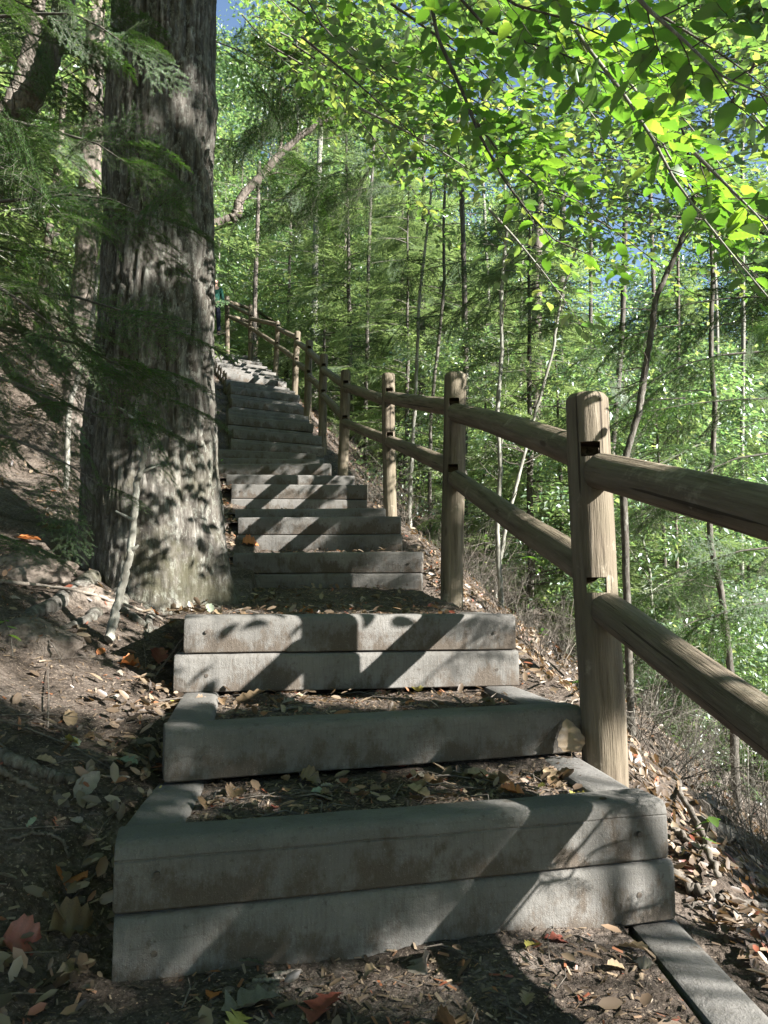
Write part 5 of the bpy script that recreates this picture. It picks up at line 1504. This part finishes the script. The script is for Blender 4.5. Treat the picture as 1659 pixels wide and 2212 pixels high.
# picked-out leaves near the viewer
lr = random.Random(17); cnt = 0
cols_ = ['tan'] * 5 + ['brown'] * 11 + ['grey'] * 4 + ['orange', 'yellow', 'red', 'green']
def treadpt(k, r_):
    a_, b_ = STEPS[k], STEPS[k + 1]
    t = r_.random(); s = r_.uniform(.16, W - .16)
    p = (a_['L'] + a_['n'] * .16).lerp(b_['L'] - b_['n'] * .03, t) + a_['d'] * s
    return p.x, p.y
while cnt < 215:
    q = lr.random()
    if q < .33:
        y = lr.uniform(1.2, 3.6); x = lr.uniform(-1.0, -.62) if lr.random() < .6 else lr.uniform(-1.7, -.62)
    elif q < .48: x, y = treadpt(0, lr)
    elif q < .62: x, y = treadpt(1, lr)
    elif q < .72: x, y = treadpt(2, lr)
    elif q < .80: x, y = treadpt(3, lr)
    else: x, y = lr.uniform(.85, 2.3), lr.uniform(1.6, 4.2)
    u = None
    if any(abs((Vector((x, y, 0)) - Vector((s['L'].x, s['L'].y, 0))).dot(s['n']) - .07) < .085 and -.0 < (Vector((x, y, 0)) - Vector((s['L'].x, s['L'].y, 0))).dot(s['d']) < W for s in STEPS[:6]): continue
    if (x + 1.33) ** 2 + (y - 4.4) ** 2 < .5 ** 2: continue
    p, n_ = drop(x, y)
    if n_.z < 0: n_ = -n_
    zone = 'on the soil left of the lower steps' if x < -.6 else ('on the litter slope right of the lower steps' if x > .8 and q >= .8 else 'on the soil treads of the lower steps')
    c_ = lr.choice(cols_)
    nm = {'tan': 'pale tan', 'brown': 'dark brown', 'grey': 'greyish', 'orange': 'orange', 'yellow': 'yellowish', 'red': 'reddish', 'green': 'pale green'}[c_]
    shp = lr.choice([0, 1, 1, 2, 3, 4, 5, 5])
    szz = .028 + .048 * lr.random() ** 1.4
    big_ = 'large' if szz > .055 else ('small' if szz < .038 else 'middling')
    kk_ = max([i_ for i_, s_ in enumerate(STEPS[:5]) if (Vector((x, y, 0)) - Vector((s_['L'].x, s_['L'].y, 0))).dot(s_['n']) > 0] or [0])
    stp_ = ['below the nearest step', 'behind the nearest step', 'behind the low step', 'behind the sunlit step', 'beside the landing'][kk_]
    fr_ = (x - STEPS[kk_]['L'].x) / W
    side_ = 'far left on the bank' if fr_ < -.35 else ('at its left end' if fr_ < 0 else ('left part' if fr_ < .33 else ('middle part' if fr_ < .66 else ('right part' if fr_ < 1 else ('just off its right end' if fr_ < 1.5 else 'down the right slope')))))
    shn = {0: 'slim', 1: 'arched', 2: 'curled', 3: 'notched', 4: 'ragged', 5: 'broad'}[shp]
    lay_leaf(p, n_, c_, shp, szz, '%s %s %s fallen leaf %s, %s' % (big_, shn, nm, stp_, side_), 'fallen leaves around the lower steps', None, .30, lr)
    cnt += 1
    continue
    lay_leaf(p, n_, c_, lr.choice([0, 1, 1, 2, 3, 4, 5, 5]), lr.uniform(.03, .078), 'one of the %s fallen leaves %s' % (nm, zone), '%s fallen leaves %s' % (nm, zone), None, .28, lr)
    cnt += 1
# the mass of litter
def litter(n, xf, size, seed, kind):
    r = np.random.default_rng(seed); P, Nn = [], []
    k = 0
    while len(P) < n and k < n * 4:
        k += 1
        x, y = xf(r)
        p, nm = drop(x, y)
        if p.z == 0: continue
        P.append(p); Nn.append(nm if nm.z > 0 else -nm)
    P = np.array([tuple(p) for p in P]); Nn = np.array([tuple(p) for p in Nn])
    m = len(P)
    yaw = r.random(m) * 6.28
    xa = np.stack([np.cos(yaw), np.sin(yaw), np.zeros(m)], -1); ya = np.cross(Nn, xa); ya /= np.linalg.norm(ya, axis=1)[:, None]; xa = np.cross(ya, Nn)
    B = np.stack([xa, ya, Nn], -1)
    Fm = B @ frames(np.zeros(m), r.normal(size=m) * kind[0], r.normal(size=m) * kind[0])
    return P, Nn, Fm, r
LITV = np.array([(0, 0, 0), (.25, -.2, .06), (.25, .2, .05), (.4, 0, -.02), (.7, -.21, .05), (.72, .19, .08), (1, 0, .03)]) - np.array([.5, 0, 0])
def inner(r, y0, y1, x0, x1):
    return (r.uniform(x0, x1), r.uniform(y0, y1))
lm = MB()
def side_xy(r, lo, hi, klo, khi, power=1.0):
    k = klo + (khi - klo) * r.random() ** power
    i = int(k); f = k - i; c0 = cen[min(i, NS - 1)]; c1 = cen[min(i + 1, NS - 1)]
    c_ = c0.lerp(c1, f); u = lo + (hi - lo) * r.random() ** 1.3
    return c_.x + u, c_.y + r.uniform(-.1, .1)
batches = [(lambda r: side_xy(r, -.80, -3.5, 0, 5), 650), (lambda r: side_xy(r, .80, 4.0, 0, 5), 9000), (lambda r: side_xy(r, -.85, -8, 4, NS - 1), 9000), (lambda r: side_xy(r, .85, 9, 3, NS - 1), 13000),
           (lambda r: side_xy(r, -.70, -.92, 0, 8), 900)]
for k in range(0, 4): batches.append(((lambda r, k=k: treadpt(k, random.Random(int(r.integers(1 << 30))))), 70 if k != 3 else 190))
for k in range(4, 12): batches.append(((lambda r, k=k: treadpt(k, random.Random(int(r.integers(1 << 30))))), 60))
for bi, (f, n_) in enumerate(batches):
    P, Nn, Fm, r = litter(n_, f, 0, 500 + bi, (.38,))
    scatter(lm, LITV, LEAF6_F, P + Nn * (.008 + .03 * r.random((len(P), 1))), Fm, .02 + .045 * r.random(len(P)) ** 1.3)
o = lm.build('leaf_litter', M['litter']); tag(o, 'carpet of dry brown leaves over the slopes and treads', 'litter', kind='stuff')
# crumbs: chips, needles and grit
cm = MB()
CH = np.array([(-.5, -.16, 0), (.5, -.1, .05), (.45, .12, .1), (-.45, .14, .02)])
for bi, (f, n_) in enumerate([(lambda r: inner(r, 1.0, 4.2, -2.4, .7), 11000), (lambda r: inner(r, .9, 6, -2.9, 2.5), 8000)] + [((lambda r, k=k: treadpt(k, random.Random(int(r.integers(1 << 30))))), 1500 if k < 3 else 2500) for k in range(4)]):
    P, Nn, Fm, r = litter(n_, f, 0, 600 + bi, (.25,))
    s = .006 + .022 * r.random(len(P)) ** 2
    scatter(cm, CH, LEAF_F, P + Nn * .004, Fm, s)
o = cm.build('forest_crumbs', M['litter'], smooth=False); tag(o, 'fine chips and needles strewn over the soil', 'litter', kind='stuff')
tm = MB()
r = np.random.default_rng(9)
for _ in range(1500):
    q = r.random()
    x, y = side_xy(r, .85, 5, 0, 14) if q < .6 else (side_xy(r, -.8, -4, 0, 12) if q < .9 else treadpt(int(r.integers(0, 4)), random.Random(int(r.integers(1 << 30)))))
    p, n_ = drop(x, y)
    if p.z == 0: continue
    a = r.random() * 6.28; L_ = r.uniform(.05, .16) if q >= .9 else r.uniform(.08, .4)
    d = Vector((math.cos(a), math.sin(a), 0)); e = drop(x + d.x * L_, y + d.y * L_)[0]
    if abs(e.z - p.z) > L_ * 1.5: continue
    m_ = p.lerp(e, .5) + Vector((r.normal() * .01, r.normal() * .01, .02))
    rr_ = r.uniform(.001, .003)
    tm.tube([p + Vector((0, 0, .006)), m_, e + Vector((0, 0, .010))], [rr_, rr_, rr_ * .6], 4, 0, False)
o = tm.build('twig_litter', M['twig']); tag(o, 'small dead twigs strewn through the litter', 'litter', kind='stuff')
# loose gravel at the foot of the first step
for i in range(16):
    x, y = 480 + 190 * rng.random(), 2128 + 28 * rng.random() - .0
    p, n_ = hn(x, y)
    st = MB(); th, ph = np.meshgrid(np.linspace(0, 2 * np.pi, 7, endpoint=False), np.linspace(-1.57, 1.57, 5))
    q = 1 + .3 * rng.normal(size=th.shape) * (np.cos(ph) > .1) * .5
    s = rng.uniform(.006, .013)
    st.add((np.stack([np.cos(ph) * np.cos(th) * q * 1.3, np.cos(ph) * np.sin(th) * q, np.sin(ph) * .7 * q], -1) * s).reshape(-1, 3), [(a * 7 + b, a * 7 + (b + 1) % 7, (a + 1) * 7 + (b + 1) % 7, (a + 1) * 7 + b) for a in range(4) for b in range(7)])
    o = st.build('pebble', M['rock'], smooth=False); o.location = p + Vector((0, 0, s * .4))
    tag(o, 'small pale pebble among others at the foot of the nearest step', 'pebble', 'pale pebbles at the foot of the nearest step')

# ------------------------------------------------------------------ the hiker near the top, half behind the big tree
def person():
    d = 22.6
    X0 = at(463, 722, d).x
    z0 = gz(X0, d)
    zpath = STEPS[-2]['z']
    foot = Vector((X0, d, max(z0, at(463, 722, d).z)))
    foot.z = at(463, 722, d).z
    t = thing('person', 'hiker in a teal green top and navy trousers at the top of the steps', 'person', tuple(foot))
    def skin(name, verts, edges, rad, mat, root=0):
        me = bpy.data.meshes.new(name); me.from_pydata(verts, edges, [])
        o = bpy.data.objects.new(name, me); col.objects.link(o)
        md = o.modifiers.new('s', 'SKIN'); md.use_smooth_shade = True
        sv = me.skin_vertices[0].data
        for i, r_ in enumerate(rad): sv[i].radius = (r_, r_) if not isinstance(r_, tuple) else r_; sv[i].use_root = (i == root)
        o.modifiers.new('u', 'SUBSURF').levels = 2
        bpy.context.view_layer.update()
        nm = bpy.data.meshes.new_from_object(o.evaluated_get(bpy.context.evaluated_depsgraph_get()))
        bpy.data.objects.remove(o); nm.name = name; nm.materials.clear(); nm.materials.append(mat)
        return child(name, nm, t)
    V = [(0, 0, .95), (0, 0, 1.10), (0, .01, 1.28), (0, .01, 1.44), (0, -.0, 1.53), (0, -.015, 1.62), (0, -.01, 1.73),
         (-.17, .01, 1.42), (-.23, .02, 1.16), (-.22, -.10, .95), (-.215, -.14, .87), (.17, .01, 1.42), (.23, .0, 1.16), (.23, -.05, .93), (.23, -.07, .85),
         (-.09, 0, .90), (-.10, -.04, .50), (-.10, .03, .08), (-.10, -.10, .035), (.09, 0, .90), (.10, .06, .52), (.10, .16, .10), (.10, .05, .05)]
    E = [(0, 1), (1, 2), (2, 3), (3, 4), (4, 5), (5, 6), (3, 7), (7, 8), (8, 9), (9, 10), (3, 11), (11, 12), (12, 13), (13, 14), (0, 15), (15, 16), (16, 17), (17, 18), (0, 19), (19, 20), (20, 21), (21, 22)]
    Rr = [(.145, .10), (.13, .09), (.15, .10), (.13, .085), .05, .085, .075, .055, .042, .033, .035, .055, .042, .033, .035, .085, .058, .04, .035, .085, .058, .04, .035]
    skin('body', V, E, Rr, M['skin'])
    skin('trousers', [(0, 0, .98), (-.09, 0, .88), (-.10, -.04, .50), (-.10, .03, .10), (.09, 0, .88), (.10, .06, .52), (.10, .16, .12)], [(0, 1), (1, 2), (2, 3), (0, 4), (4, 5), (5, 6)], [(.155, .115), .10, .075, .062, .10, .075, .062], M['cloth_navy'])
    skin('top', [(0, 0, .94), (0, 0, 1.12), (0, .01, 1.28), (0, .01, 1.43), (0, 0, 1.50), (-.17, .01, 1.42), (-.23, .02, 1.16), (-.22, -.09, .97), (.17, .01, 1.42), (.23, 0, 1.16), (.23, -.04, .96)],
         [(0, 1), (1, 2), (2, 3), (3, 4), (3, 5), (5, 6), (6, 7), (3, 8), (8, 9), (9, 10)], [(.17, .125), (.155, .11), (.17, .115), (.145, .10), .065, .07, .055, .045, .07, .055, .045], M['cloth_green'])
    skin('hair', [(0, .03, 1.60), (0, .02, 1.68), (0, .0, 1.745)], [(0, 1), (1, 2)], [.085, .105, .085], M['hair'])
    for sx, yy, zz in ((-.10, -.04, .045), (.10, .11, .05)):
        skin('shoe', [(sx, yy + .07, zz), (sx, yy, zz), (sx, yy - .12, zz - .01)], [(0, 1), (1, 2)], [.045, .05, .04], M['shoe'])
person()

# ------------------------------------------------------------------ labels that say which tree
bpy.context.view_layer.update()
def px_of(p):
    v = Vector(p) - Vector((0, 0, EYE))
    f_ = v.y * CP + v.z * SP
    if f_ < .3: return None
    return 829.5 + 1640 * v.x / f_, 1106 - 1640 * (-v.y * SP + v.z * CP) / f_
MARKS = [(30, 'at the left edge'), (110, 'left of the pale furrowed trunk'), (190, 'behind the pale furrowed trunk'), (330, 'hidden behind the big tree'), (470, 'at the right flank of the big tree'), (492, 'above the highest fence post'), (542, 'above the second highest post'), (601, 'above the third highest post'),
         (643, 'above the fourth highest post'), (668, 'above the fifth highest post'), (699, 'above the sixth highest post'), (747, 'above the fourth nearest post'), (795, 'between the third and fourth nearest posts'), (840, 'above the third nearest post'), (910, 'between the second and third nearest posts'),
         (985, 'above the second nearest post'), (1085, 'beside the widest pale sapling'), (1160, 'left of the curved pale sapling'), (1215, 'beside the curved pale sapling'), (1270, 'above the nearest post'), (1345, 'just right of the nearest post'), (1420, 'behind the leaning dark sapling'), (1490, 'left of the dark bent trunk'), (1545, 'behind the dark bent trunk'), (1610, 'right of the dark bent trunk'), (1660, 'at the right edge')]
groups = {}
for o in list(bpy.data.objects):
    if o.parent is None and o.get('group') and o.name.split('.')[0] in ('hemlock_tree', 'broadleaf_tree', 'forest_tree', 'beech_branch', 'undergrowth', 'fallen_twig'):
        groups.setdefault(o['label'], []).append(o)
for lb, obs in groups.items():
    if len(obs) < 2: continue
    buckets = {}
    for o in obs:
        ref = o.matrix_world.translation
        if o.type == 'MESH': ref = sum((o.matrix_world @ Vector(b_) for b_ in o.bound_box), Vector()) / 8
        if 'branch' in o.name: 
            ref = sum((c_.matrix_world @ Vector(c_.bound_box[0]) + c_.matrix_world @ Vector(c_.bound_box[6]) for c_ in o.children), Vector()) / (2 * len(o.children))
        q = px_of(ref)
        if q is None or not (-120 < q[0] < 1780): key = 'standing outside the frame' 
        else: key = min(MARKS, key=lambda m_: abs(m_[0] - q[0]))[1]
        buckets.setdefault(key, []).append((ref.length, q[1] if q else 0, o))
    for key, lst in buckets.items():
        lst.sort(key=lambda e: e[0])
        words = [''] if len(lst) == 1 else (['nearer, ', 'farther, '] if len(lst) == 2 else ['nearest, ', 'second farther, ', 'third farther, ', 'fourth farther, ', 'fifth farther, ', 'sixth farther, ', 'seventh farther, ', 'eighth farther, '])
        if key == 'standing outside the frame': words = ['%s from the viewer, ' % q_ for q_ in ('nearest', 'second', 'third', 'fourth', 'fifth', 'sixth', 'seventh', 'eighth', 'ninth', 'tenth', 'eleventh', 'twelfth', 'thirteenth', 'fourteenth', 'fifteenth', 'sixteenth', 'seventeenth', 'eighteenth', 'nineteenth', 'twentieth', 'twenty-first', 'twenty-second', 'twenty-third', 'twenty-fourth')]; key = 'outside the frame'
        for w_, (a_, b_, o) in zip(words, lst):
            base_ = lb.split(' beyond the fence')[0].split(' in the depth')[0].split(' above the top bend')[0].split(' on the bank left')[0].split(' behind the nearest')[0].split(' on the slope')[0].split(' tangled in')[0].split(' among the')[0]
            o['label'] = ' '.join(('%s, %s%s' % (base_, w_, key)).split()[:16])

same = {}
for o in bpy.data.objects:
    if o.parent is None and o.name.startswith('fallen_leaf') and o.get('label'): same.setdefault(o['label'], []).append(o)
for lb, obs in same.items():
    if len(obs) > 1:
        obs.sort(key=lambda o: o.matrix_world.translation.length)
        w_ = ['nearer', 'farther'] if len(obs) == 2 else ['nearest', 'second nearest', 'third nearest', 'fourth nearest', 'fifth nearest', 'sixth nearest', 'seventh nearest'][:len(obs)]
        for a_, o in zip(w_, obs): o['label'] = ' '.join((a_ + ' ' + lb).split()[:16])
